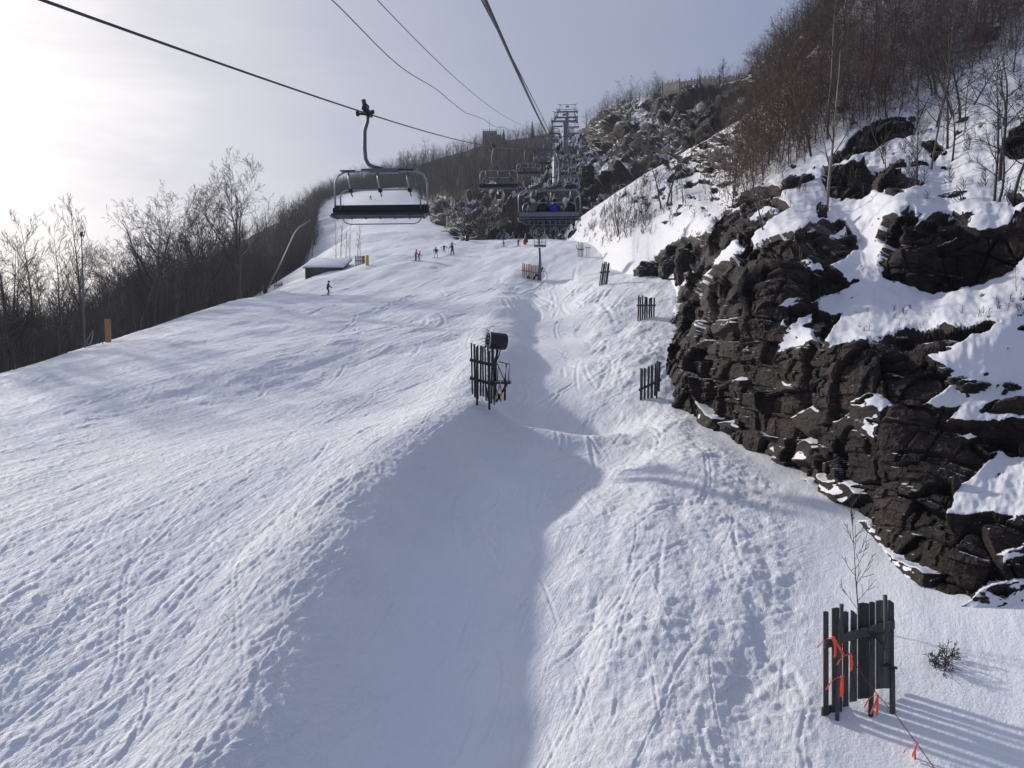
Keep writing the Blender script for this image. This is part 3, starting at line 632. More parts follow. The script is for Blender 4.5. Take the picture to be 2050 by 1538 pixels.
def put(proto, loc, H, rz=None, label=None, cat='tree', group=None, tilt=None, first=set()):
    if proto.name in first: o = copy_tree(proto)
    else: first.add(proto.name); o = proto
    s = H/proto['H']; o.location = loc; o.scale = (s, s, s)
    rz = random.uniform(0, 6.28) if rz is None else rz
    o.rotation_euler = (random.uniform(-.05, .05), random.uniform(-.05, .05), rz) if tilt is None else (tilt[0], tilt[1], rz)
    for k in ('group', 'label'):
        if k in o: del o[k]
    tag(o, label, cat, group); return o
class Low:      # many small plants as one mesh
    def __init__(s, kinds):
        s.k = []
        for t in kinds:
            V = np.array(t[0].v+t[1].v); n0 = len(t[0].v)
            Fc = np.array(t[0].f+[tuple(i+n0 for i in f) for f in t[1].f]); s.k.append((V, Fc))
        s.V = []; s.F = []; s.n = 0
    def add(s, loc, sc):
        V, Fc = s.k[random.randrange(len(s.k))]; a = random.uniform(0, 6.28); c, d = math.cos(a), math.sin(a)
        Rm = np.array([[c, -d, 0], [d, c, 0], [0, 0, 1]]); W_ = V @ Rm.T*sc; W_[:, 0] += W_[:, 2]*random.uniform(-.1, .1); W_ += np.array(loc)
        s.V.append(W_); s.F.append(Fc+s.n); s.n += len(V)
    def build(s, name, mat): return link(name, npmesh(name, np.vstack(s.V), np.vstack(s.F), True), mat)
def sheetpt(sh, x0, x1, t0, t1, poly=None):
    for _ in range(200):
        px = random.uniform(x0, x1); t = random.uniform(t0, t1)
        b_ = np.interp(px, sh.bot[:, 0], sh.bot[:, 1]); tp = np.interp(px, sh.top[:, 0], sh.top[:, 1]); py = b_+(tp-b_)*t
        if poly is None or pip(np.array([px]), np.array([py]), poly)[0]: return px, py, sh.pt(px, py)
    return px, py, sh.pt(px, py)
broad = [tree_proto('broad', 3+i, 16, .40, M['bark'], M['twig']) for i in range(3)]
tall = [tree_proto('tall', 13+i, 14, .15, M['bark'], M['twig']) for i in range(3)]
crook = [tree_proto('crooked', 23+i, 9, .12, M['bark'], M['twig']) for i in range(4)]
redt = [tree_proto('crooked', 33+i, 9, .10, M['barkr'], M['twigr'], leaves=500) for i in range(3)]
pale = [tree_proto('sapling', 43+i, 8, .07, M['barkp'], M['twig'], 'young_tree') for i in range(3)]
sap = [tree_proto('sapling', 53+i, 6, .05, M['bark'], M['twig'], 'sapling') for i in range(3)]
redsap = [tree_proto('sapling', 63+i, 6, .05, M['barkr'], M['twigr'], 'sapling', leaves=220) for i in range(3)]
bush = [tree_proto('sapling', 73+i, 4, .035, M['bark'], M['twig'], 'bush', stems=8) for i in range(2)]
def H_at(px, ytop, base, Y=None):
    Y = base[1] if Y is None else Y
    return float(P(px, ytop, Y)[2])-base[2]
# left wood: named trees on the skyline
def vtree(pr, px, ytop, Y, label, group=None, rz=None):
    x = float(P(px, 600, Y)[0]); b_ = (x, Y, hz(x, Y)-.3); h = float(P(px, ytop, Y)[2])-b_[2]
    return put(pr, b_, h, rz, label, 'tree', group)
vtree(broad[0], 305, 345, 84, 'wide spreading bare tree on the left skyline, first big crown from the left')
vtree(broad[1], 410, 345, 95, 'forked bare tree leaning out between the two widest crowns of the left skyline')
vtree(broad[2], 480, 308, 98, 'tallest bare tree of the left skyline, dense fan of upright branches')
vtree(broad[0], 350, 400, 90, 'lower bare tree between the two widest crowns of the left skyline', rz=2.)
vtree(tall[0], 162, 390, 62, 'slim upright bare tree rising behind the tall thin pole at the left')
vtree(tall[1], 60, 420, 58, 'upright bare tree against the bright sky near the left edge')
vtree(crook[0], 10, 425, 55, 'bare tree cut off by the left edge of the picture')
vtree(tall[2], 118, 432, 60, 'thin bare tree just left of the tall thin pole tree')
vtree(crook[1], 225, 480, 70, 'small bare tree in the gap between the slim tree and the first big crown')
G1 = 'bare trees of the wood below the left edge of the run'
for i in range(104):
    Y = random.uniform(46, 150); px = random.uniform(-60, 640) if Y > 85 else random.uniform(-200, 380)
    x = float(P(px, 600, Y)[0])
    if px < 240 and random.random() < .5: continue
    edge = -33 if Y < 90 else -33-(Y-90)*.12
    if x > edge: x = edge-random.uniform(0, 14)
    px = CX+F*x/Y*1.0
    sky_y = np.interp(px, [0, 150, 250, 350, 450, 540, 620, 700], [440, 455, 430, 390, 368, 375, 388, 405])+random.uniform(0, 110)
    zt = (631-sky_y)/F*Y; z0 = hz(x, Y)-.3; h = min(zt-z0, 19)*(.82 if 230 < px < 540 else 1)
    if h < 5: h = random.uniform(5, 7)
    put(random.choice(broad[:2]+tall+crook*2), (x, Y, z0), h, None, 'bare tree in the wood below the left edge of the run', 'tree', G1)
lows = Low([tree_mbs('thin', 90+i, 6, .06) for i in range(6)])
for i in range(3000):
    Y = random.uniform(34, 190)**1.; x = (-32.5 if Y < 90 else -32.5-(Y-90)*.12)-abs(random.gauss(0, 1))*26-random.uniform(0, 2)
    z0 = hz(x, Y) if i < 0 else None
    lows.add((x, Y, 0), random.uniform(.5, 1.35))
xy = np.array([v_[0, :2] for v_ in lows.V])
cen = np.array([[v_[:, 0].mean(), v_[:, 1].mean()] for v_ in lows.V]); zz = height(cen[:, 0], cen[:, 1], False)
lim = []
for v_, z_, c_ in zip(lows.V, zz, cen):
    px_ = CX+F*c_[0]/c_[1]; ceil = (631-np.interp(px_, [0, 150, 230, 330, 400, 500, 640, 690], [612, 606, 540, 492, 446, 420, 425, 460])-random.uniform(-14, 22))/F*c_[1]-z_
    hh = v_[:, 2].max(); 
    v_[:, 2] = v_[:, 2]*min(1., max(ceil, 1.6)/hh)+z_
tag(lows.build('undergrowth', M['twig']), 'dense dark undergrowth filling the wood left of the run', 'undergrowth', kind='stuff')
# second layer over the wooded shoulder
lo2 = Low([tree_mbs('thin', 190+i, 7, .08) for i in range(6)])
for i in range(2600):
    px, py, b_ = sheetpt(mount, -200, 640, .0, 1.); lo2.add(b_-Vector((0, 0, .5)), random.uniform(.5, 1.1)*(.7 if px < 200 else 1))
for i in range(3600):
    px, py, b_ = sheetpt(mount, 560, 1140, .05, 1., [(560, 640), (560, 300), (1145, 200), (1112, 262), (1100, 320), (1060, 366), (990, 380), (925, 395), (890, 396), (872, 410), (800, 408), (700, 410), (640, 426), (620, 640)])
    lo2.add(b_-Vector((0, 0, .5)), random.uniform(.5, 1.15))
for i in range(620):
    px, py, b_ = sheetpt(mount, 850, 1180, .0, 1., [(850, 450), (880, 395), (1060, 370), (1110, 290), (1170, 290), (1170, 490), (900, 480)])
    lo2.add(b_-Vector((0, 0, .3)), random.uniform(.25, .85))
for i in range(46):
    b_ = mount.pt(random.uniform(950, 1016), 296+random.uniform(-3, 10)); b_.y -= 6; lo2.add(b_-Vector((0, 0, 2.5)), random.uniform(.6, 1.0))
tag(lo2.build('distant_wood', M['twig']), 'grey brown bare wood covering the mountainside ahead', 'wood', kind='stuff')
G2 = 'bare trees along the crest of the wooded mountainside'
for i in range(62):
    px = 560+i*9.0+random.uniform(-4, 4)
    if 1112 < px < 1160 or 955 < px < 1003: continue
    b_ = mount.pt(px, float(np.interp(px, mount.top[:, 0], mount.top[:, 1]))+random.uniform(0, 6)); big = 50 if 800 < px < 870 else 32
    h = random.uniform(.6, 1.15)*big/F*b_.y
    put(random.choice(crook+tall+broad[:1]), b_-Vector((0, 0, .5)), h, None, 'bare tree on the crest of the wooded mountainside', 'tree', G2)
# conifers
def conifer_proto(seed, H=8):
    e = empty('conifer'); rg = random.Random(seed); MB().tube([(0, 0, -.4), (0, 0, H*.9)], [.14, .02], 5).build('trunk', M['bark'], e, True); m = MB()
    for i in range(46):
        z = H*(.08+.9*i/46); L_ = (1-i/46)**.8*H*.24*rg.uniform(.75, 1.15)+.15
        for j in range(7):
            a = rg.uniform(0, 6.28); dx, dy = math.cos(a), math.sin(a); w_ = L_*.22; n = len(m.v)
            for t in range(4):
                u = t/3; c_ = Vector((dx*L_*u, dy*L_*u, z-.25*L_*u+.1*L_*u*u)); ww = w_*(1-u*.8)*(.3 if t == 0 else 1)
                m.v += [tuple(c_+Vector((-dy*ww, dx*ww, rg.uniform(-.06, .06)-.05))), tuple(c_+Vector((dy*ww, -dx*ww, rg.uniform(-.06, .06)-.05)))]
            for t in range(3): m.f.append((n+2*t, n+2*t+1, n+2*t+3, n+2*t+2))
    m.build('crown', M['needle'], e); e['H'] = H; return e
con = conifer_proto(5)
for px, py, hp, sh, lb in ((842, 412, 40, mount, 'snow dusted conifer at the left end of the rock outcrop'), (1105, 272, 26, mount, 'dark conifer just left of the far lift towers'), (1066, 276, 34, mount, 'thin dark conifer on the crest between the stone building and the lift towers'),
        (1008, 290, 32, mount, 'dark conifer beside the stone building on the crest'), (640, 396, 26, mount, 'dark conifer at the left end of the upper run')):
    b_ = sh.pt(px, py); put(con, b_, hp/F*b_.y, None, lb, 'tree')
for px, py, hp, lb in ((1690, 235, 60, 'dark green conifer among the brown brush high on the right'), (1620, 80, 60, 'dark conifer on the skyline at the top right')):
    b_ = near.pt(px, py) if px > 1650 else scarp.pt(px, py+20); put(con, b_, hp/F*b_.y, None, lb, 'tree')
# right hand scarp
lo3 = Low([tree_mbs('brush', 290+i, 5, .05) for i in range(5)])
for i in range(2700):
    px, py, b_ = sheetpt(scarp, 1185, 1760, .0, 1.); lo3.add(b_-Vector((0, 0, .4)), random.uniform(.25, .8)*(1 if py > 200 else 1.1))
for i in range(420):
    px = random.uniform(1172, 1660)
    fz = 1325 < px < 1505
    b_ = scarp.pt(px, float(np.interp(px, scarp.top[:, 0], scarp.top[:, 1]))+random.uniform(8 if fz else 0, 16)); lo3.add(b_-Vector((0, 0, .5)), random.uniform(.2, .45) if fz else random.uniform(.4, 1.15))
tag(lo3.build('scarp_brush', M['twig']), 'thin grey brush scattered over the far rocky slope on the right', 'brush', kind='stuff')
G3 = 'bare trees on the far rocky slope at the right'
for i in range(60):
    px = random.uniform(1170, 1640); tp = float(np.interp(px, scarp.top[:, 0], scarp.top[:, 1])); py = tp+(random.uniform(0, 8) if i % 2 else random.uniform(10, 150))
    if 1320 < px < 1510 and i % 2: continue
    b_ = scarp.pt(px, py); put(random.choice(crook), b_-Vector((0, 0, .4)), random.uniform(26, 58)/F*b_.y, None, 'bare tree on the far rocky slope at the right', 'tree', G3)
b_ = scarp.pt(1450, 165); put(broad[1], b_, 48/F*b_.y*1.05, None, 'round crowned bare tree just behind the skyline fence', 'tree')
# near hillside brush
lo4 = Low([tree_mbs('brush', 390+i, 4.2, .028) for i in range(7)])
BR = [(1440, 420), (1480, 300), (1530, 160), (1600, 40), (1700, -60), (2080, -200), (2080, 90), (1990, 120), (1880, 195), (1790, 245), (1650, 290), (1600, 330), (1540, 380), (1480, 430)]
for i in range(1300):
    px, py, b_ = sheetpt(near, 1430, 2080, 0, 1, BR); lo4.add(b_-Vector((0, 0, .3)), random.uniform(.5, 1.6))
tag(lo4.build('brown_brush', M['twigr']), 'thicket of red brown brush covering the upper right hillside', 'brush', kind='stuff')
lo5 = Low([tree_mbs('thin', 490+i, 1.2, .010) for i in range(4)])
for i in range(130):
    px, py, b_ = sheetpt(near, 1170, 1470, .1, 1, [(1170, 460), (1210, 415), (1480, 255), (1480, 420), (1430, 440), (1230, 490)]); lo5.add(b_, random.uniform(.5, 2.))
for i in range(260):
    px, py, b_ = sheetpt(near, 1150, 2070, .25, 1, [(1150, 470), (1200, 420), (1480, 260), (1650, 300), (2080, 60), (2080, 420), (1900, 420), (1640, 420), (1430, 440), (1200, 500)]); lo5.add(b_, random.uniform(.5, 1.4))
for i in range(40): 
    px = random.uniform(1700, 2060); b_ = near.pt(px, 640-.08*(px-1900)+random.uniform(-20, 20)); lo5.add(b_, random.uniform(.25, .6))
tag(lo5.build('dry_weeds', M['twig']), 'dry weed stems poking through the snow of the right hillside', 'weeds', kind='stuff')
G6 = 'small bare saplings on the snow spur above the run'
for i in range(16):
    px, py, b_ = sheetpt(near, 1190, 1450, .1, 1, [(1180, 455), (1210, 415), (1450, 275), (1460, 410), (1430, 430), (1230, 480)]); put(random.choice(sap+crook[:1]), b_-Vector((0, 0, .2)), random.uniform(2.5, 6.5), None, 'small bare sapling on the snow spur above the run', 'tree', G6)
G5 = 'grey bare trees in the open snow at the right edge'
for i in range(20):
    px = random.uniform(1760, 2080); py = random.uniform(150, 420); b_ = near.pt(px, py); put(random.choice(crook+sap[:2]+tall[:1]), b_-Vector((0, 0, .25)), random.uniform(4.5, 9), None, 'grey bare tree in the open snow near the right edge', 'tree', G5)
G4 = 'red brown saplings in the thicket on the upper right hillside'
for i in range(72):
    px, py, b_ = sheetpt(near, 1460, 2060, 0, 1, BR); put(random.choice(redsap+redt*2+pale+crook[:2]), b_-Vector((0, 0, .3)), random.uniform(5, 10), None, 'red brown sapling in the thicket on the upper right hillside', 'tree', G4)
# named trees of the near hillside: base, top
for pr, bx_, by_, ty, lb in (
    (redt[0], 1627, 325, 40, 'red brown tree leaning left at the edge of the thicket, above the layered ledge'), (pale[0], 1653, 425, 20, 'tall slender pale tree standing left of the layered rock ledge'),
    (pale[1], 1658, 285, -80, 'tallest pale straight trunk in the upper right thicket'), (redt[1], 1735, 200, -60, 'dark red brown tree trunk rising out of the top of the picture'),
    (crook[2], 1822, 285, 120, 'grey forked tree behind the twin rocks of the upper ledge'), (pale[2], 1862, 348, -10, 'slender bent tree right of the layered rock ledge'),
    (crook[0], 1905, 335, 130, 'dark grey tree standing in open snow right of the upper ledge'), (sap[0], 1883, 320, 190, 'short thin sapling right of the bent slender tree'),
    (crook[1], 1998, 370, 40, 'straight grey tree near the right edge, above the small flat stone'), (crook[3], 2028, 402, 120, 'tree with low limbs at the right edge of the picture'),
    (sap[1], 1955, 340, 270, 'tiny bent sapling in the snow between two grey trees'), (redt[2], 1531, 472, 270, 'dead leaning tree growing from the top of the cliff'),
    (sap[2], 2035, 592, 500, 'small bare sapling on the snow ledge at the right edge'), (sap[0], 1795, 268, 120, 'thin sapling behind the twin rocks, left of the grey forked tree'),
    (bush[0], 1243, 468, 368, 'many stemmed bare bush on the snow bank right of the run'), (crook[2], 1325, 420, 250, 'left trunk of the clump of bare trees on the snow spur'),
    (crook[3], 1334, 418, 262, 'middle trunk of the clump of bare trees on the snow spur'), (crook[1], 1343, 416, 275, 'right trunk of the clump of bare trees on the snow spur'),
    (bush[1], 1291, 447, 375, 'smaller bare bush right of the many stemmed bush'), (sap[1], 1367, 412, 300, 'slender bare tree right of the clump on the snow spur'), (pale[0], 1413, 392, 250, 'pale slender tree on the snow spur beside the brown thicket'),
    (sap[2], 1275, 508, 460, 'tiny sapling in the bank above the dark boulders'), (sap[0], 1440, 402, 300, 'bare sapling at the left border of the brown thicket')):
    b_ = near.pt(bx_, by_); h = (by_-ty)/F*b_.y*1.02; tl = (0, -.22) if 'leaning' in lb else None
    put(pr, b_-Vector((0, 0, .2)), h, 0. if tl else None, lb, 'tree' if pr not in bush else 'bush', None, tl)
for i, (px, py, ty) in enumerate(((692, 519, 425), (700, 517, 440), (716, 515, 436), (722, 516, 448), (683, 520, 410), (672, 521, 430))):
    g_ = ground(px, py); put((pale+sap)[i], g_-Vector((0, 0, .2)), (py-ty)/F*g_.y, None, ['thin bare tree right behind the right end of the shed', 'second thin tree behind the shed, between the shed and the short grey fence', 'thin tree just above the short grey fence', 'small thin tree above the yellow padded post', 'thin tree rising over the middle right of the shed roof', 'short thin tree over the middle of the shed roof'][i], 'tree')
# sapling behind the near fence, twigs beside it
g_ = ground(1745, 1290); e = tree_proto('sapling', 801, 3.4, .022, M['bark'], M['twig'], 'sapling'); e.location = g_+Vector((0, .6, 0)); h = float(P(1722, 968, g_.y+.6)[2])-g_.z; e.scale = (1, 1, h/3.4)
e.rotation_euler = (0, -.07, 0); tag(e, 'thin bare sapling growing up behind the near plank fence', 'sapling')
g_ = ground(1895, 1338); e = tree_proto('brush', 805, .75, .005, M['bark'], M['twig'], 'dry_shrub', stems=7); e.location = g_+Vector((0, 0, .05)); tag(e, 'low dry twiggy shrub in the snow right of the near plank fence', 'shrub')

# ------------------------------------------------------------------ boulders
def boulder(px, py, wpx, hpx, label, sh=None, seed=0, group=None):
    b_ = near.pt(px, py) if sh is None else sh
    w_ = wpx/F*b_.y; h_ = hpx/F*b_.y; n, m_ = 72, 44
    th = np.linspace(0, 2*np.pi, n, endpoint=False); ph = np.linspace(.02, np.pi-.02, m_); T, H_ = np.meshgrid(th, ph)
    q = np.stack([(np.sin(H_)*np.cos(T)).ravel(), (np.sin(H_)*np.sin(T)).ravel(), np.cos(H_).ravel()], 1)
    q = np.sign(q)*np.abs(q)**.75; d1, d2, cid, tl = cells(q*1.3+seed*3.1, seed)
    d1b, d2b, cidb, tlb = cells(q*3+seed*1.7, seed+2); q = q*(1+.25*fbm(q*1.2+seed, 5, seed, .6)+.34*(cid-.5)-.12*(1-sst(0, .15, d2-d1))+.10*(cidb-.5))[:, None]
    q = q*np.array([w_*.5, w_*.42, h_*.55])
    ii = (np.arange(m_-1)[:, None]*n+np.arange(n)[None]).ravel(); jj = (np.arange(m_-1)[:, None]*n+(np.arange(n)[None]+1) % n).ravel()
    me = npmesh('boulder', q, np.stack([ii, ii+n, jj+n, jj], 1), True, {'rock': np.full(len(q), .85)})
    o = link('boulder', me, M['boulder']); o.location = b_+Vector((0, 0, h_*.22)); tag(o, label, 'boulder', group)
for i, a in enumerate(((1797, 347, 34, 32, 'left one of the twin boulders right of the layered ledge'), (1838, 340, 36, 20, 'flat topped boulder right of its twin beside the ledge'), (1583, 385, 34, 40, 'tall boulder leaning on the slope left of the layered ledge'),
    (1614, 374, 28, 32, 'rounded boulder between the tall boulder and the layered ledge'), (1918, 402, 60, 22, 'low flat stone lying alone in the snow at the right'), (1935, 246, 38, 14, 'small dark stone high in the open snow at the right'),
    (1898, 745, 30, 16, 'upper small stone on the snow patch right of the cliff'), (1918, 766, 36, 18, 'middle small stone on the snow patch right of the cliff'), (1948, 780, 58, 26, 'largest stone on the snow patch right of the cliff'),
    (2020, 778, 34, 18, 'small stone on the snow patch near the right edge'), (1300, 552, 52, 36, 'left dark boulder at the far end of the cliff foot'), (1340, 552, 40, 46, 'second dark boulder at the far end of the cliff foot'), (1372, 556, 44, 70, 'tallest dark boulder at the far end of the cliff foot'),
    (1348, 510, 34, 24, 'small dark boulder above the others at the far end of the cliff'), (1645, 440, 22, 36, 'upright dark stone at the foot of the tall slender pale tree'))):
    boulder(*a, seed=i+3)
b_ = Vector(P(1173, 362, 148)); boulder(0, 0, 30, 40, 'big grey snow capped block right of the nearest lift tower', sh=b_, seed=44)

# ------------------------------------------------------------------ plank fences
def fence(name, base0, base1, n, h0, h1, mat, label, wf=.72, rails=(.3, .72), jit=.06, lean=0., posts=0, cat='fence', skip=(), back=False, depth=.035):
    a = Vector(base0); b = Vector(base1); e = empty(name, a.lerp(b, .5)); o = e.location; ax = (b-a); ax.z = 0; Lx = ax.length; ax.normalize(); nn = Vector((ax.y, -ax.x, 0))
    if nn.y > 0: nn = -nn          # towards the camera
    rg = random.Random(int(Lx*1000)+n); pw = (Lx/n)
    for i in range(n):
        if i in skip: continue
        t = (i+.5)/n; q = a.lerp(b, t)-o; h = (h0+(h1-h0)*t)*(1+rg.uniform(-jit, jit)); w = pw*wf*rg.uniform(.8, 1.15)
        m = MB(); bl = rg.uniform(-.25, -.05); tw = rg.uniform(-.02, .02)*h; z = Vector((lean*h+tw, 0, 0))
        v = [q+ax*(-w/2)+Vector((0, 0, bl)), q+ax*(w/2)+Vector((0, 0, bl)), q+z+ax*(w/2)+Vector((0, 0, h+rg.uniform(-.03, .03)*h*.6)), q+z+ax*(-w/2)+Vector((0, 0, h))]
        m.v = [tuple(p_+nn*depth/2) for p_ in v]+[tuple(p_-nn*depth/2) for p_ in v]
        m.f = [(0, 1, 2, 3), (7, 6, 5, 4), (0, 4, 5, 1), (1, 5, 6, 2), (2, 6, 7, 3), (3, 7, 4, 0)]; m.build('plank', mat, e)
    for r_ in rails:
        p0 = a-o+Vector((lean*h0*r_, 0, h0*r_))-ax*.05+nn*.05; p1 = b-o+Vector((lean*h1*r_, 0, h1*r_))+ax*.05+nn*.05
        MB().bar(p0, p1, .04, .13).build('rail', mat, e)
    for k in range(posts):
        t = (k+.5)/posts if posts > 1 else .8; q = a.lerp(b, t)-o+nn*.16
        MB().tube([q+Vector((0, 0, -.5)), q+Vector((lean*h0, 0, h0*.98))], .05, 6).build('post', mat, e, True)
    tag(e, label, cat); return e
def fpx(x0, x1, yb0, yb1, yt0, yt1, n, mat, label, Y=None, **k):
    g0 = ground(x0, yb0) if Y is None else Vector(P(x0, yb0, Y)); Yg = g0.y
    q1 = Vector(P(x1, yb1, Yg*k.pop('ratio', 1.)))
    return fence('plank_fence', g0, q1, n, (yb0-yt0)/F*Yg, (yb1-yt1)/F*q1.y, mat, label, **k)
fpx(1280, 1322, 804, 778, 742, 722, 6, M['plank'], 'leaning group of grey planks at the left foot of the dark cliff', rails=(.33,), jit=.03, posts=1)
fpx(1275, 1311, 643, 638, 592, 596, 8, M['plank'], 'grey plank snow fence standing alone on the run above the cliff corner', rails=(.62,))
fpx(1198, 1216, 575, 570, 530, 527, 6, M['plank'], 'narrow leaning plank fence with a brace, left of the dark boulders', rails=(.6,), lean=.12, posts=1)
tf = fpx(1045, 1077, 557, 562, 529, 533, 9, M['plankl'], 'light tan plank fence beside the snow gun on the tall mast', rails=(.5,), wf=.6)
fpx(1156, 1168, 515, 513, 486, 487, 4, M['plank'], 'small grey plank fence beside a T shaped stand at the top of the run', rails=(.5,), wf=.5)
fpx(711, 731, 533, 532, 513, 513, 5, M['plank'], 'short grey fence with a yellow padded end at the left of the run', rails=(.5,))
fpx(549, 566, 581, 577, 568, 565, 7, M['plank'], 'low grey fence at the edge of the wood near the leaning pole', rails=(.6,), wf=.5)
g = ground(733, 532); e = MB().lathe([(.20, -.2), (.22, 0), (.22, 1.1), (.16, 1.3)], k=12).build('padded_post', M['yellow'], None, True); e.location = g+Vector((.15, 0, 0)); tag(e, 'yellow padded post at the end of the short grey fence', 'post')
# ribbons on the fences
def ribbon(loc, s_, label, n=3, parent=None):
    m = MB(); rg = random.Random(int(s_*1000)+n)
    for i in range(n):
        p_ = Vector(loc) if parent is None else Vector(loc); pts = [Vector((0, 0, 0))]
        d = Vector((rg.uniform(-.7, .7), rg.uniform(-.3, .3), -1)).normalized() if i else Vector((-.8, 0, .1)).normalized()
        for k in range(6): d = (d+Vector((rg.uniform(-.3, .3), rg.uniform(-.2, .2), -.28))).normalized(); pts.append(pts[-1]+d*s_/6)
        n0 = len(m.v); w = Vector((.06, .02, .02))*s_
        for q in pts: m.v += [tuple(q-w), tuple(q+w)]
        for k in range(6): m.f.append((n0+2*k, n0+2*k+1, n0+2*k+3, n0+2*k+2))
    m.tube([(-.06*s_, 0, 0), (.06*s_, 0, 0)], .05*s_, 6)
    o = m.build('ribbon', M['orange'], parent); o.location = loc
    md = o.modifiers.new('s', 'SOLIDIFY'); md.thickness = .004
    if parent is None: tag(o, label, 'ribbon')
    return o
ribbon(Vector(P(1050, 531, ground(1050, 557).y-.1)), .5, 'red orange ribbon tied to the top of the light tan fence')
ribbon(Vector(P(1153, 489, ground(1156, 515).y-.1)), .6, 'red orange ribbon at the corner of the small fence at the top of the run')
# skyline fence
e = empty('skyline_fence'); pts_ = [(1325, 196, 170, 175), (1360, 190, 165, 168), (1400, 186, 159, 166), (1440, 184, 157, 160), (1478, 184, 156, 155), (1505, 182, 154, 152)]
for i in range(len(pts_)-1):
    x0, b0, t0, Y0 = pts_[i]; x1, b1, t1, Y1 = pts_[i+1]; A = Vector(P(x0, b0, Y0-2)); B = Vector(P(x1, b1, Y1-2)); n = 14; h = (b0-t0)/F*Y0*.95; A.z += .4; B.z += .4
    m = MB()
    for k in range(n):
        q = A.lerp(B, (k+.5)/n); hh = h*random.uniform(.84, 1.08); w = (B-A).length/n*.64; m.box(q+Vector((0, 0, hh/2)), (w, .05, hh), Matrix.Rotation(math.atan2(B.y-A.y, B.x-A.x), 3, 'Z'))
    m.build('plank_panel', M['plankg'], e); m = MB()
    for r_ in (.25, .75): m.bar(A+Vector((0, -.12, h*r_)), B+Vector((0, -.12, h*r_)), .1, .14)
    m.build('rail', M['plankl'] if i % 2 else M['plankg'], e); MB().bar(A+Vector((0, -.1, -1.)), A+Vector((0, -.1, h*1.12)), .16, .16).build('post', M['plankg'], e)
tag(e, 'long grey green board fence on the skyline above the rocky slope', 'fence')

# ---- near fence, bottom right
g0 = ground(1648, 1436); g1 = ground(1790, 1405); Y0 = g0.y; g1 = Vector(P(1790, 1370, Y0*1.03))
e = empty('plank_fence', g0); tag(e, 'tall dark weathered plank fence near the camera at the bottom right', 'fence')
pl = [(1649, 1659, 1436, 1226, 0), (1666, 1686, 1420, 1219, 0), (1688, 1699, 1408, 1226, 0), (1701, 1716, 1398, 1222, 3), (1718, 1740, 1392, 1209, 0), (1741, 1752, 1380, 1207, 0), (1754, 1774, 1372, 1204, 0), (1776, 1790, 1364, 1202, 2)]
for i, (xa, xb2, yb, yt, sh_) in enumerate(pl):
    Yp = Y0*(1+.03*(xa-1649)/140); A = Vector(P(xa, yb+8, Yp))-g0; B = Vector(P(xb2, yb+6, Yp))-g0; Cc = Vector(P(xb2, yt+sh_*3, Yp))-g0; D = Vector(P(xa+sh_, yt, Yp))-g0; T_ = Vector((.0, .035, 0)); mid = (D+Cc)/2+Vector((0, 0, .02))
    m = MB(); m.v = [tuple(q) for q in (A, B, Cc, mid, D)]+[tuple(q+T_) for q in (A, B, Cc, mid, D)]
    m.f = [(0, 1, 2, 3, 4), (9, 8, 7, 6, 5)]+[(j, j+5, (j+1) % 5+5, (j+1) % 5) for j in range(5)]; m.build('plank', M['plank'], e)
for (xa, ya, xb2, yb, w, off) in ((1651, 1290, 1680, 1284, .17, -.05), (1686, 1278, 1790, 1250, .19, -.05), (1646, 1425, 1706, 1408, .18, -.05)):
    MB().bar(Vector(P(xa, ya, Y0+off))-g0, Vector(P(xb2, yb, Y0*1.03+off))-g0, .045, w).build('rail', M['plank'], e)
for (xa, ya, xb2, yb, r_) in ((1676, 1430, 1685, 1210, .045), (1776, 1365, 1772, 1192, .045), (1743, 1430, 1747, 1262, .055), (1787, 1437, 1786, 1335, .06)):
    MB().tube([Vector(P(xa, ya+12, Y0-.12))-g0, Vector(P(xb2, yb, Y0-.12))-g0], r_, 8).build('post', M['plank'], e, True)
for (xa, ya, xb2, yb) in ((1735, 1262, 1765, 1288), (1768, 1332, 1795, 1338), (1738, 1280, 1768, 1268)):
    m = MB(); m.tube([Vector(P(xa, ya, Y0-.16))-g0, Vector(P((xa+xb2)/2, (ya+yb)/2-3, Y0-.2))-g0, Vector(P(xb2, yb, Y0-.16))-g0], .032, 6); m.build('clamp', M['black'], e, True)
re_ = empty('marker_rope', g0); tag(re_, 'thin red marker rope with orange ribbons running from the near fence down the snow', 'rope')
rp = [(1672, 1280, 0), (1703, 1312, -.2), (1722, 1345, -.3), (1757, 1392, -.5), (1792, 1430, -.75), (1838, 1492, -1.1), (1872, 1540, -1.4), (1930, 1620, -1.9)]
MB().tube([Vector(P(a, b, Y0-.2+c))-g0 for a, b, c in rp], .009, 5).build('rope', cloth('red_rope', (.22, .03, .02)), re_, True)
for a, b, c, s_ in ((1668, 1276, 0, .42), (1702, 1310, -.2, .40), (1686, 1355, -.1, .45), (1757, 1392, -.5, .40), (1836, 1488, -1.1, .34)):
    ribbon(Vector(P(a, b, Y0-.24+c))-g0, s_, '', 3+(a % 2), re_)

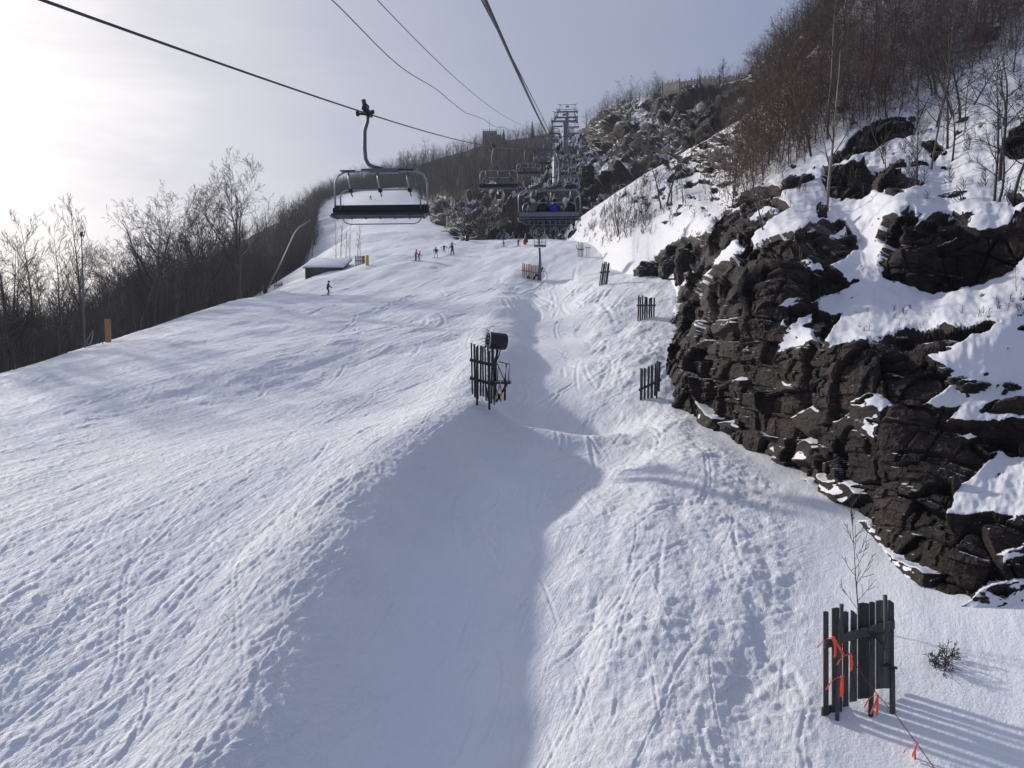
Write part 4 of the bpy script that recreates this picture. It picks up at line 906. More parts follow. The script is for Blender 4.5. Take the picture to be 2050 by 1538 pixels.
# ------------------------------------------------------------------ snow guns
def fan(parent, c, ax, r, L_, name='barrel'):
    ax = Vector(ax).normalized(); c = Vector(c)
    MB().lathe([(r*.93, -L_/2), (r, -L_*.42), (r, L_*.1), (r*1.02, L_*.42), (r*.98, L_/2), (r*.88, L_/2), (r*.86, -L_*.2), (r*.86, -L_/2)], c, ax, 24, False).build(name, M['black'], parent, True)
    m = MB(); m.lathe([(r*.2, -L_*.4), (r*.26, 0), (r*.12, L_*.4)], c, ax, 12)
    x = ax.orthogonal().normalized(); y = ax.cross(x)
    for k in range(6):
        a = k*math.pi/3; m.bar(c, c+(x*math.cos(a)+y*math.sin(a))*r*.9, .02, .12, ax)
    m.build('fan_blades', M['steel'], parent)
    m = MB(); rn = r*1.12; cc = c+ax*L_*.5
    m.tube([cc+(x*math.cos(a)+y*math.sin(a))*rn for a in np.linspace(0, 6.283, 25)], .025, 6)
    for k in range(20):
        a = k*math.pi/10; q = cc+(x*math.cos(a)+y*math.sin(a))*rn; m.tube([q, q+(x*math.cos(a)+y*math.sin(a))*.10+ax*.16], .012, 4)
    m.build('nozzle_ring', M['galv'], parent, True)
g0 = ground(975, 806); Yg = 34.0 if abs(g0.y-34) > 4 else g0.y
def Q(px, py, dy=0): return Vector(P(px, py, Yg+dy))-g0
e = empty('snow_gun', g0); tag(e, 'black fan snow gun on a dark wooden platform in the middle of the run', 'snow gun')
fan(e, Q(995, 683), (-.93, -.3, .1), .36, .80)
MB().tube([Q(996, 700), Q(992, 720), Q(990, 800)], [.06, .07, .08], 8).build('mast', M['black'], e, True)
MB().tube([Q(1003, 695), Q(999, 712), Q(994, 722), Q(990, 735)], .03, 6).build('bracket', M['black'], e, True)
m = MB(); m.box(Q(1002, 765), (.9, 1.1, .08)); m.build('platform', M['plankd'], e)
m = MB()
for (xa, ya, xb2, yb, dy) in ((1010, 766, 1014, 728, -.5), (1018, 762, 1020, 728, .5), (996, 766, 997, 726, .5), (997, 724, 1014, 728, 0), (1014, 728, 1020, 730, .0), (1012, 801, 1012, 728, -.5), (995, 728, 1010, 762, -.5)): m.tube([Q(xa, ya, dy), Q(xb2, yb, dy)], .022, 5)
m.build('railing', M['black'], e, True)
for (xa, ya, xb2, yb) in ((993, 805, 1018, 764), (1010, 802, 1011, 764), (978, 802, 972, 770), (1003, 803, 985, 764)): MB().bar(Q(xa, ya, -.3), Q(xb2, yb, -.3), .07, .09).build('brace', M['plankd'], e)
MB().tube([Q(989, 808, -.6), Q(996, 785, -.6), Q(1004, 762, -.5)], .035, 6).build('hose', simple('pale_hose', (.28, .30, .26)), e, True)
MB().tube([Q(1003, 806, -.7), Q(1004, 795, -.6), Q(1002, 772, -.5)], .028, 6).build('hose', M['yellow'], e, True)
fence('plank_fence', Vector(P(943, 783, Yg-.9)), Vector(P(992, 800, Yg-.9)), 9, (783-690)/F*Yg, (800-700)/F*Yg, M['plankd'], 'dark upright planks shielding the left side of the black snow gun', wf=.66, rails=(.28, .66), posts=2, jit=.02)
# mast gun further up
g0 = ground(1080, 563); Yg = g0.y
e = empty('snow_gun', g0); tag(e, 'fan snow gun with a work basket on a tall grey mast beside the tan fence', 'snow gun')
MB().tube([Q(1080, 566), Q(1081, 530), Q(1080, 496)], [.22, .2, .12], 10).build('mast', M['steel'], e, True)
m = MB(); c_ = Q(1081, 494); w, d, h = .68, .5, .95
m.box(c_+Vector((0, 0, .08)), (w*2, d*2, .22))
m.build('basket_floor', M['steel'], e); m = MB()
for sx in (-1, -.33, .33, 1):
    for sy in (-1, 1): m.bar(c_+Vector((sx*w, sy*d, 0)), c_+Vector((sx*w, sy*d, h)), .04, .04)
for z in (.5, .95):
    for sy in (-1, 1): m.bar(c_+Vector((-w, sy*d, z)), c_+Vector((w, sy*d, z)), .04, .04)
    for sx in (-1, 1): m.bar(c_+Vector((sx*w, -d, z)), c_+Vector((sx*w, d, z)), .04, .04)
m.build('basket_rail', M['galv'], e); fan(e, Q(1078, 466), (-.2, -.95, .2), .72, 1.0)
MB().tube([Q(1080, 494), Q(1079, 475)], .09, 8).build('yoke', M['steel'], e, True)
m = MB(); m.tube([Q(1068, 559), Q(1074, 550), Q(1081, 555)], .12, 6); m.tube([Q(1081, 560), Q(1083, 545), Q(1087, 535)], .09, 6); m.build('base_pipes', M['black'], e, True)
MB().tube([Q(1086, 544), Q(1093, 544), Q(1095, 552), Q(1095, 567)], .035, 6).build('pipe', M['galv'], e, True)
MB().lathe([(.2, 0), (.26, .2), (.26, .6), (.1, .75)], Q(1058, 564), k=12).build('hydrant', M['steel'], e, True)
# T shaped stands
for px, py, hp, wp, lb in ((1177, 516, 19, 10, 'small T shaped stand beside the small grey fence'), (1129, 485, 10, 9, 'small T shaped stand on the far edge of the run')):
    g = ground(px, py); s_ = g.y/F; e = empty('stand', g); tag(e, lb, 'stand'); h = hp*s_; w = wp*s_
    for sx in (-.25, .2): MB().bar((sx*w, 0, -.3), (sx*w, 0, h), .07, .07).build('leg', M['galv'], e)
    MB().box((0, 0, h), (w, .5, .08)).build('top', M['galv'], e)
# lances and poles
def lance(pts, Y, r, mat, label, name='snowmaking_lance', base=None):
    g = ground(*pts[0]) if Y is None else Vector(P(pts[0][0], pts[0][1], Y)); e = empty(name, g); Yg_ = g.y
    q = [Vector(P(a, b, Yg_))-g for a, b in pts]; q[0] = q[0]-(q[1]-q[0]).normalized()*.5
    MB().tube(q, [r]*(len(q)-1)+[r*.6], 8).build('pole', mat, e, True)
    MB().tube([q[-1], q[-1]+(q[-1]-q[-2]).normalized()*.35], r*1.5, 8).build('nozzle_head', M['black'], e, True)
    if base: MB().lathe([(base[0], 0), (base[0]*1.1, .1), (base[0], base[1])], k=10).build('base_pad', base[2], e, True)
    tag(e, label, 'pole'); return e
lance([(170, 697), (167, 600), (163, 474)], None, .065, M['steel'], 'tall thin upright pole at the left edge of the run')
lance([(531, 588), (565, 520), (590, 466), (598, 456), (622, 440)], None, .085, M['galv'], 'long pale leaning pole with a bent tip at the edge of the wood', base=(.3, 1.0, M['black']))
lance([(935, 483), (924, 455), (911, 420)], None, .07, M['steel'], 'leaning dark pole in front of the middle of the rock outcrop', base=(.3, 1.2, M['black']))
lance([(897, 457), (895, 435), (884, 404)], 168, .07, M['steel'], 'leaning pole with a yellow padded foot before the rock outcrop', base=(.28, 2.4, M['yellow']))
lance([(863, 447), (863, 438), (858, 430)], 180, .07, M['steel'], 'short bent pole at the left end of the rock outcrop')
g = ground(217, 686); h = 46/F*g.y; e = MB().box((0, 0, h/2-.2), (11/F*g.y, .12, h+.4)).build('marker_board', M['tan'], None, bevel=.01); e.location = g; tag(e, 'upright tan board standing at the left edge of the run', 'board')
g = ground(206, 690); e = MB().tube([(0, 0, -.3), (.02, 0, 1.9)], .03, 6).build('stake', M['plank'], None, True); e.location = g; tag(e, 'thin grey stake just left of the tan board', 'stake')
g = ground(182, 694); s_ = g.y/F; e = MB().tube([(0, 0, -.1), (-9*s_, 0, 8*s_), (-2*s_, 0, 20*s_), (6*s_, 0, 32*s_), (5*s_, 0, 22*s_), (1*s_, 0, 8*s_), (-5*s_, 0, 0)], .03, 6).build('hose', M['galv'], None, True); e.location = g; tag(e, 'looped pale hose between the tall thin pole and the tan board', 'hose')

# ------------------------------------------------------------------ shed and stone building
g = ground(652, 550); Ys = g.y+2.5; A = Vector(P(611, 556, Ys)); B = Vector(P(686, 556, Ys)); w = (B-A).length; zt = float(P(611, 537, Ys)[2]); zr = float(P(611, 521, Ys+4)[2])
e = empty('shed', A); tag(e, 'small dark plank shed with thick snow on its sloping roof', 'shed')
m = MB(); n = 26
for k in range(n): m.box((w*(k+.5)/n, 0, (zt-A.z)/2-1), (w/n*.93, .04, zt-A.z+2+random.uniform(-.03, .03)))
for k in range(12): m.box((w, .15+3.9*(k+.5)/12, ((zt-A.z)+(zr-zt)*(k/12))/2-1), (.04, 3.9/12*.93, zt-A.z+2+(zr-zt)*(k/12)))
for k in range(12): m.box((0, .15+3.9*(k+.5)/12, ((zt-A.z)+(zr-zt)*(k/12))/2-1), (.04, 3.9/12*.93, zt-A.z+2+(zr-zt)*(k/12)))
m.build('wall', M['plank'], e)
ro = MB(); h = zt-A.z; ro.v = [(-.3, -.35, h-.05), (w+.3, -.35, h-.05), (w+.55, 4.3, h+zr-zt), (-.2, 4.3, h+zr-zt), (-.3, -.35, h+.03), (w+.3, -.35, h+.03), (w+.55, 4.3, h+zr-zt+.08), (-.2, 4.3, h+zr-zt+.08)]
ro.f = [(0, 3, 2, 1), (4, 5, 6, 7), (0, 1, 5, 4), (1, 2, 6, 5), (2, 3, 7, 6), (3, 0, 4, 7)]; r_ = ro.build('roof', M['plankd'], e)
sn = MB(); sn.v = [(-.32, -.42, h+.034), (w+.3, -.42, h+.034), (w+.55, 4.3, h+zr-zt+.084), (-.2, 4.3, h+zr-zt+.084), (-.15, -.3, h+.30), (w+.12, -.3, h+.30), (w+.4, 4.2, h+zr-zt+.36), (-.02, 4.2, h+zr-zt+.36)]
sn.f = ro.f; s_ = sn.build('roof_snow', M['roofsnow'], r_, True, bevel=.12)
b0 = Vector(P(966, 300, 338)); e = empty('stone_building', b0); tag(e, 'small grey stone tower building with an antenna on the mountain crest', 'building'); sB = 338/F
m = MB(); m.box((14*sB, 3, 16*sB), (28*sB, 6, 40*sB)); m.box((23*sB, 3.2, 14*sB), (26*sB, 5, 32*sB)); m.build('wall', M['stone'], e)
m = MB()
for k in range(7): m.box(((1.5+k*4.2)*sB, 0.1, 37.5*sB), (1.1*sB, .4, 4*sB))
m.build('battlement', M['stone'], e)
for x, z in ((6, 26), (19, 29), (7, 14), (24, 20)): MB().box((x*sB, -.02, z*sB), (2.2*sB, .12, 4*sB)).build('window', M['dark'], e)
MB().tube([(13*sB, 3, 36*sB), (13*sB, 3, 64*sB)], [.10, .05], 5).build('antenna', M['steel'], e)

# ------------------------------------------------------------------ chair lift
LX = lambda y: -7.03+.0825*y
RX = lambda y: -1.08+.0825*y
def poly(pts, deg=3):
    a = np.array(pts); return np.poly1d(np.polyfit(a[:, 0], a[:, 1], deg))
zl_ = poly([(9.9, 3.96), (27, 6.72), (67, 13.85), (107, 22.), (140, 29.0)], 3); zr_ = poly([(8.8, 3.5), (41, 8.32), (81, 15.6), (110, 22.), (140, 29.0)], 3)
T2, T3 = 230., 290.
def up_(y, k=0): return np.interp(y, [140, 185, T2, 260, T3, 340], [29.0, 40.6, 55.6, 63.8, 73.2, 88])
ZL = lambda y: float(zl_(y)) if y < 140 else float(up_(y))
ZR = lambda y: float(zr_(y)) if y < 140 else float(up_(y))
ang_ = -math.atan(.0825)
def rope(fx, fz, y0, y1, r, mat, name, label, cat='cable', dz=0):
    ys = list(np.arange(y0, min(y1, 40), 2))+list(np.arange(max(40, y0), y1+1, 5)); m = MB().tube([(fx(y), y, fz(y)+dz) for y in ys], r, 8)
    return tag(m.build(name, mat, None, True), label, cat)
rope(LX, ZL, -12, 330, .024, M['rope'], 'haul_rope', 'thick steel haul rope carrying the empty chairs, leftmost cable')
rope(RX, ZR, -12, 330, .024, M['rope'], 'haul_rope', 'thick steel haul rope above the camera carrying the occupied chairs')
ca = poly([(21.5, 8.6), (40, 10.9), (58, 14.0), (100, 22.5), (140, 30.6)], 3); cb = poly([(21.8, 8.7), (40, 11.6), (63, 15.2), (100, 23), (140, 30.8)], 3); cc_ = poly([(20, 11.4), (35, 14.), (88, 22.3), (140, 30.5)], 2)
rope(lambda y: -7.0+.0825*y, lambda y: float(ca(y))+.12*math.sin(y*.35) if y < 140 else float(up_(y))+1.5, 10, 290, .016, M['cable'], 'communication_cable', 'thin wavy black cable second from the left in the sky')
rope(lambda y: -5.8+.0825*y, lambda y: float(cb(y)) if y < 140 else float(up_(y))+1.7, 10, 290, .013, M['cable'], 'communication_cable', 'thin straight cable between the wavy one and the middle of the sky')
rope(lambda y: -4.45+.0825*y, lambda y: float(cc_(y)), 14, 140, .040, M['cable'], 'communication_cable', 'thin cable running just left of the thick rope above the camera')
def tower(y, h, label, ladder=True):
    xc = (LX(y)+RX(y))/2; zt = float(up_(y)); e = empty('lift_tower', (xc, y, zt-h), ang_); g = h
    MB().lathe([(.52, -3), (.50, 0), (.40, g-.9), (.36, g-.5)], k=14).build('pole', M['galv'] if y < 200 else M['steel'], e, True)
    MB().box((0, 0, g-.75), (7.2, .42, .5)).build('crossarm', M['steel'], e, bevel=.03)
    for sx in (-1, 1):
        t = MB(); t.box((sx*2.97, 0, g-.42), (.12, 4.2, .25)); sh_ = t.build('sheave_train', M['steel'], e); m = MB()
        for k in range(8): m.lathe([(.2, -.05), (.24, -.03), (.2, 0), (.24, .03), (.2, .05)], (sx*2.97+.12, -1.9+k*.54, g-.27), (1, 0, 0), 12)
        m.build('sheave', M['black'], sh_, True)
        m = MB(); c_ = sx*3.5; m.box((c_, 0, g-.85), (.5, 4.4, .05))
        for k in range(5): m.bar((c_+sx*.25, -2.1+k*1.05, g-.85), (c_+sx*.25, -2.1+k*1.05, g+.1), .03, .03)
        m.bar((c_+sx*.25, -2.1, g+.1), (c_+sx*.25, 2.1, g+.1), .03, .03); m.build('catwalk', M['steel'], e)
        m = MB(); m.bar((sx*2.6, 0, g-.5), (sx*2.75, 0, g+1.7), .14, .14); m.bar((sx*2.2, 0, g+1.7), (sx*3.4, 0, g+2.0), .12, .16); m.build('lifting_post', M['steel'], e)
    m = MB(); m.bar((-2.8, 0, g+1.75), (2.8, 0, g+1.75), .13, .13)
    for k in range(4): m.bar((-2.6+k*1.3, 0, g-.4 if k % 2 else g+1.7), (-1.3+k*1.3, 0, g+1.7 if k % 2 else g-.4), .07, .07)
    m.build('lifting_frame', M['steel'], e); MB().box((0, -.3, g+1.0), (1.1, .05, .6)).build('number_plate', M['steel'], e)
    m = MB()
    for sx in (-.2, .2): m.bar((sx+.7, 0, 0), (sx+.55, 0, g-.8), .04, .04)
    for k in range(int(h/.5)): m.bar((.5-.005*k, 0, .3+k*.5), (.9-.005*k, 0, .3+k*.5), .03, .03)
    m.build('ladder', M['galv'], e); tag(e, label, 'lift tower'); return e
tower(140, 17, 'nearest lift tower, single grey pole rising from the rocks'); tower(T2, 17, 'middle lift tower in the gully above the nearest tower'); tower(T3, 17, 'farthest lift tower, its top frame against the sky')
tower(262, 14, 'lift tower standing between the middle and the farthest one')
def make_chair():
    e = empty('lift_chair')
    m = MB(); m.box((0, 0, .02), (.18, .55, .16)); m.box((-.05, -.12, .17), (.14, .3, .22), Matrix.Rotation(.3, 3, 'Y')); m.lathe([(.09, -.04), (.09, .04)], (-.28, -.25, -.05), (1, 0, 0), 12); m.bar((-.28, -.25, -.05), (.1, -.1, -.05), .07, .07)
    m.lathe([(.07, -.04), (.07, .04)], (.1, .25, .12), (1, 0, 0), 12); m.tube([(-.12, -.1, .42), (-.02, -.1, .05)], .06, 10); gr = m.build('grip', M['black'], e)
    m = MB()
    for k in range(7): m.lathe([(.075, 0), (.085, .015), (.075, .03)], (-.115+.012*k, -.1, .40-.05*k), (-.25, 0, .97), 10)
    m.build('spring', M['steel'], gr, True)
    m = MB(); m.tube([(0, 0, 0), (-.02, 0, -.25), (-.12, 0, -.55), (-.13, 0, -1.15), (-.10, .0, -1.48), (.0, 0, -1.66), (.18, 0, -1.74), (.46, 0, -1.80)], [.05, .06, .065, .065, .065, .065, .06, .06], 10); m.build('hanger', M['steel'], e, True)
    m = MB(); m.box((.15, 0, -1.72), (.95, .32, .14)); m.box((.15, 0, -1.68), (1.6, .14, .08)); m.build('beam', M['steel'], e, bevel=.02)
    W2 = 1.58; m = MB(); pts = [(-W2, 0, -3.15), (-W2, .02, -2.2), (-W2+.03, .02, -2.0), (-W2+.14, .02, -1.84), (-W2+.36, 0, -1.74), (-.5, 0, -1.72), (.5, 0, -1.72), (W2-.36, 0, -1.74), (W2-.14, .02, -1.84), (W2-.03, .02, -2.0), (W2, .02, -2.2), (W2, 0, -3.15)]
    m.tube(pts, .034, 8)
    for sx in (-1, 1): m.tube([(sx*W2, 0, -3.1), (sx*W2, -.25, -3.28), (sx*W2, -.55, -3.25)], .034, 8)
    m.build('frame', M['galv'], e, True)
    m = MB(); W3 = 1.36; m.tube([(-W3, -.05, -3.0), (-W3, -.12, -2.6), (-W3+.06, -.14, -2.44), (-W3+.22, -.15, -2.36), (W3-.22, -.15, -2.36), (W3-.06, -.14, -2.44), (W3, -.12, -2.6), (W3, -.05, -3.0)], .026, 8)
    rb = m.build('restraint_bar', M['galv'], e, True)
    for x in (-1.0, 0, 1.0):
        m = MB(); m.tube([(x-.1, 0, -1.75), (x-.08, -.05, -2.0), (x, -.12, -2.36)], .03, 8); m.build('bar_handle', M['galv'], e, True)
        m = MB(); m.box((x-.12, .05, -1.70), (.5, .30, .03)); m.build('footrest', M['black'], e)
        m = MB(); m.box((x+.02, -.15, -2.38), (.12, .10, .12)); m.bar((x, -.15, -2.38), (x+.07, -.15, -2.58), .035, .035); m.build('clamp', M['black'], rb)
    m = MB(); m.box((0, .02, -2.98), (2*W2+.06, .07, .30), Matrix.Rotation(.15, 3, 'X')); m.build('backrest', M['pad'], e, bevel=.025)
    m = MB(); m.box((0, .07, -2.98), (2*W2-.04, .02, .22), Matrix.Rotation(.15, 3, 'X')); m.build('back_panel', M['backp'], e)
    m = MB(); m.box((0, -.28, -3.22), (2*W2-.02, .52, .07), Matrix.Rotation(-.12, 3, 'X')); m.build('seat', M['pad'], e, bevel=.02)
    m = MB()
    for k in range(5): m.box((0, -.08-.1*k, -3.275+.012*k), (2*W2-.1, .05, .04))
    for k in range(7): m.box((-W2+.1+k*(2*W2-.2)/6, -.28, -3.30), (.04, .5, .03))
    m.box((0, .035, -3.17), (2*W2, .03, .05)); m.build('seat_slats', M['slat'], e)
    m = MB(); m.tube([(-1.3, -.05, -3.28), (-1.22, -.08, -3.42), (-1.05, -.1, -3.48), (1.15, -.1, -3.48), (1.3, -.08, -3.42), (1.38, -.05, -3.28)], .018, 6); m.build('loop', M['steel'], e, True)
    for sx in (-1, 1): m = MB(); m.lathe([(.06, -.03), (.11, -.02), (.11, .02), (.06, .03)], (sx*(W2+.03), -.02, -3.02), (1, 0, 0), 14); m.build('hinge', M['black'], e)
    for o in e.children:
        if not o.name.startswith(('grip', 'hanger')): o.location = (.40, 0, -.16)
    return e
ch = make_chair(); rear = None; chairs = {}
def put_chair(y, side, label, flip):
    global ch
    o = ch if not chairs else copy_tree(ch); x = LX(y) if side < 0 else RX(y); z = ZL(y) if side < 0 else ZR(y)
    o.location = (x, y, z); o.rotation_euler = (0, 0, ang_+(math.pi if flip else 0))
    for k in ('label',):
        if k in o: del o[k]
    tag(o, label, 'lift chair', 'chairs hanging from the lift rope'); chairs[(side, y)] = o
LL = ['nearest empty lift chair, hanging large at the upper left', 'second empty lift chair, left of the occupied one', 'third empty lift chair, between the second one and the lift tower', 'fourth empty lift chair, partly behind the nearest tower', 'fifth empty lift chair on the descending side of the far line', 'sixth empty lift chair, just below the far towers', 'seventh empty lift chair, at the top of the descending side']
for y, l in zip((27, 67, 107, 147, 187, 221, 255), LL): put_chair(y, -1, l, False)
LR = ['nearest occupied lift chair, with riders seen from behind', 'second occupied lift chair, directly above the nearest one', 'third occupied lift chair of the ascending side', 'fourth occupied lift chair of the ascending side', 'fifth occupied lift chair below the middle tower', 'lift chair just past the middle tower on the ascending side', 'topmost lift chair on the ascending side against the sky']
for y, l in zip((41, 81, 113, 152, 190, 222, 252), LR): put_chair(y, 1, l, True)

# ------------------------------------------------------------------ people
def figure(name, sk, edges, root, loc, rz, mats, parent=None, sc_=1.):
    me = bpy.data.meshes.new(name); keys = list(sk); me.from_pydata([sk[k][:3] for k in keys], [(keys.index(a), keys.index(b)) for a, b in edges], []); me.update()
    o = bpy.data.objects.new(name, me); C.objects.link(o); o.location = loc; o.rotation_euler = (0, 0, rz); o.scale = (sc_,)*3
    md = o.modifiers.new('Skin', 'SKIN'); md.use_smooth_shade = True
    lay = me.skin_vertices[0] if me.skin_vertices else None
    for i, k in enumerate(keys): lay.data[i].radius = (sk[k][3]*(1.22 if sk[k][3] > .05 and k not in ('hd', 'cr', 'nk') else 1.),)*2; lay.data[i].use_root = (k == root)
    s = o.modifiers.new('Sub', 'SUBSURF'); s.levels = 1; s.render_levels = 1
    me.materials.append(mats); return o
def clothes(name, jacket, pants, zc, zb=.12, zh=1.44):
    m, nt, b = newmat(name); sx = N(nt, 'ShaderNodeSeparateXYZ'); nt.links.new(objcoord(nt), sx.inputs[0])
    z = math_(nt, 'DIVIDE', sx.outputs[2], 2.); r = ramp(nt, z, [(0, (.02, .02, .022)), (zb/2, pants), (zc/2, jacket), (zh/2, (.42, .26, .2))]); 
    for n in nt.nodes:
        if n.type == 'VALTORGB': n.color_ramp.interpolation = 'CONSTANT'
    nt.links.new(r, b.inputs[0]); b.inputs['Roughness'].default_value = .75; return m
BODY = [('pel', 'sp'), ('sp', 'ch'), ('ch', 'nk'), ('nk', 'hd'), ('hd', 'cr'), ('hd', 'ns'), ('ch', 'sl'), ('sl', 'el'), ('el', 'wl'), ('wl', 'hl'), ('hl', 'fl'), ('ch', 'sr'), ('sr', 'er'), ('er', 'wr'), ('wr', 'hr'), ('hr', 'fr'),
        ('pel', 'tl'), ('tl', 'kl'), ('kl', 'al'), ('al', 'ol'), ('pel', 'tr'), ('tr', 'kr'), ('kr', 'ar'), ('ar', 'or')]
def stand(stride=.18, lean=.1, armf=.25, crouch=.0, arms=.25):
    """facing +y; stride spreads the feet sideways, lean bends forward"""
    h = .92-crouch
    return {'pel': (0, 0, h, .15), 'sp': (0, lean*.4, h+.22, .15), 'ch': (0, lean, h+.44, .17), 'nk': (0, lean*1.2, h+.58, .07), 'hd': (0, lean*1.25+.02, h+.70, .105), 'cr': (0, lean*1.25, h+.80, .085), 'ns': (0, lean*1.25+.115, h+.69, .022),
     'sl': (-.20, lean, h+.49, .085), 'el': (-.24-arms*.5, lean+armf*.4, h+.22, .06), 'wl': (-.22-arms*.7, lean+armf*1.2, h+.10, .045), 'hl': (-.22-arms*.72, lean+armf*1.45, h+.07, .05), 'fl': (-.20-arms*.7, lean+armf*1.7, h+.03, .035),
     'sr': (.20, lean, h+.49, .085), 'er': (.24+arms*.5, lean+armf*.4, h+.22, .06), 'wr': (.22+arms*.7, lean+armf*1.2, h+.10, .045), 'hr': (.22+arms*.72, lean+armf*1.45, h+.07, .05), 'fr': (.20+arms*.7, lean+armf*1.7, h+.03, .035),
     'tl': (-.11, 0, h-.08, .115), 'kl': (-.10-stride*.6, .10+crouch, .50-crouch*.4, .08), 'al': (-.08-stride, -.02, .10, .06), 'ol': (-.08-stride, .16, .06, .055),
     'tr': (.11, 0, h-.08, .115), 'kr': (.10+stride*.6, .10+crouch, .50-crouch*.4, .08), 'ar': (.08+stride, -.02, .10, .06), 'or': (.08+stride, .16, .06, .055)}
def helmet(par, c, mat, r=.135):
    MB().lathe([(r*.96, -.04), (r, .02), (r*.86, .09), (r*.5, .135), (.01, .15)], c, (0, -.12, 1), 14).build('helmet', mat, par, True)
def skier(px, py, hp, jacket, pants, hel, label, rz=0., skis=True, poles=True, board=False, kid=1., **k):
    g = ground(px, py); H = hp/F*g.y; s = H/1.78; mt = clothes('clothes', jacket, pants, .90)
    sk = stand(**k); o = figure('person', sk, BODY, 'pel', g+Vector((0, 0, .03)), rz, mt, None, s); tag(o, label, 'person')
    helmet(o, Vector(sk['cr'][:3])-Vector((0, 0, .06)), cloth('helmet_'+str(hel), hel)); cl = cloth('ski', (.03, .03, .04))
    MB().lathe([(.06, -.1), (.06, .1)], Vector(sk['hd'][:3])+Vector((0, .075, .01)), (1, 0, 0), 8).build('goggles', M['black'], o, True)
    if board: MB().box((0, .05, .0), (1.5, .28, .03)).build('snowboard', cl, o, bevel=.01)
    elif skis:
        for a in ('ol', 'or'):
            q = sk[a]; m = MB(); m.tube([(q[0], -.75, .0), (q[0], .6, .0), (q[0], .85, .03), (q[0], .98, .10)], .045, 6); so = m.build('ski', cl, o, True); so.scale = (1, 1, .5)
    if poles and not board:
        for a, b in (('hl', -.25), ('hr', .25)):
            q = Vector(sk[a][:3]); MB().tube([q+Vector((0, .02, .12)), q+Vector((b*.6, -.35, -q.z+.02))], .010, 5).build('ski_pole', M['galv'], o)
    return o
NAVY = (.012, .016, .035); BLK = (.012, .012, .014); 
skier(656, 592, 30, NAVY, (.014, .018, .034), (.02, .03, .05), 'skier in dark navy clothes alone on the left of the run', -1.35, stride=.22, lean=.12, crouch=.06)
skier(832, 523, 22, (.40, .03, .05), BLK, BLK, 'skier in a red jacket and dark trousers standing beside a companion', -1.2)
skier(838, 523, 20, (.32, .14, .16), (.02, .02, .03), (.2, .1, .1), 'skier in a pinkish top just right of the red jacket', -1.5, lean=.2, crouch=.08)
skier(873, 517, 21, (.01, .016, .02), (.55, .55, .52), BLK, 'snowboarder in a black jacket and white trousers', .3, board=True, stride=.2)
skier(889, 507, 15, (.03, .05, .06), (.03, .04, .05), BLK, 'small skier with arms spread between the white trousers and the taller skier', .2, arms=.9, stride=.14, lean=.05, skis=False, poles=False)
skier(906, 511, 22, (.022, .024, .034), (.022, .024, .034), BLK, 'tall skier in dark overalls spraying snow at the edge of the crest', 2.6, lean=.2, crouch=.05)
skier(905, 499, 14, (.3, .3, .33), BLK, BLK, 'far skier in a light top directly behind the dark overalls', 0., arms=.8)
skier(1009, 495, 13, (.015, .02, .08), BLK, BLK, 'skier in a dark blue jacket on the crest before the rocks', 1.2, lean=.15)
skier(1037, 494, 16, BLK, BLK, BLK, 'skier dressed all in black near the red sled', -1.2, lean=.12)
skier(742, 401, 9, BLK, BLK, BLK, 'tiny dark figure high on the upper run below the empty chair bar', 0.)
g = ground(1051, 491); e = empty('rescue_sled', g, .3); s_ = 14/F*g.y
MB().lathe([(.05, 0), (.24, s_*.12), (.32, s_*.5), (.25, s_*.85), (.08, s_)], k=14).build('shell', M['redp'], e, True); MB().tube([(0, 0, s_*.9), (.05, 0, s_*1.6)], .04, 6).build('handle', M['galv'], e)
MB().lathe([(.24, s_*.3), (.36, s_*.45), (.24, s_*.85)], (.14, -.02, 0), k=12).build('cover', M['black'], e, True); tag(e, 'red and black rescue sled standing upright at the crest', 'sled')
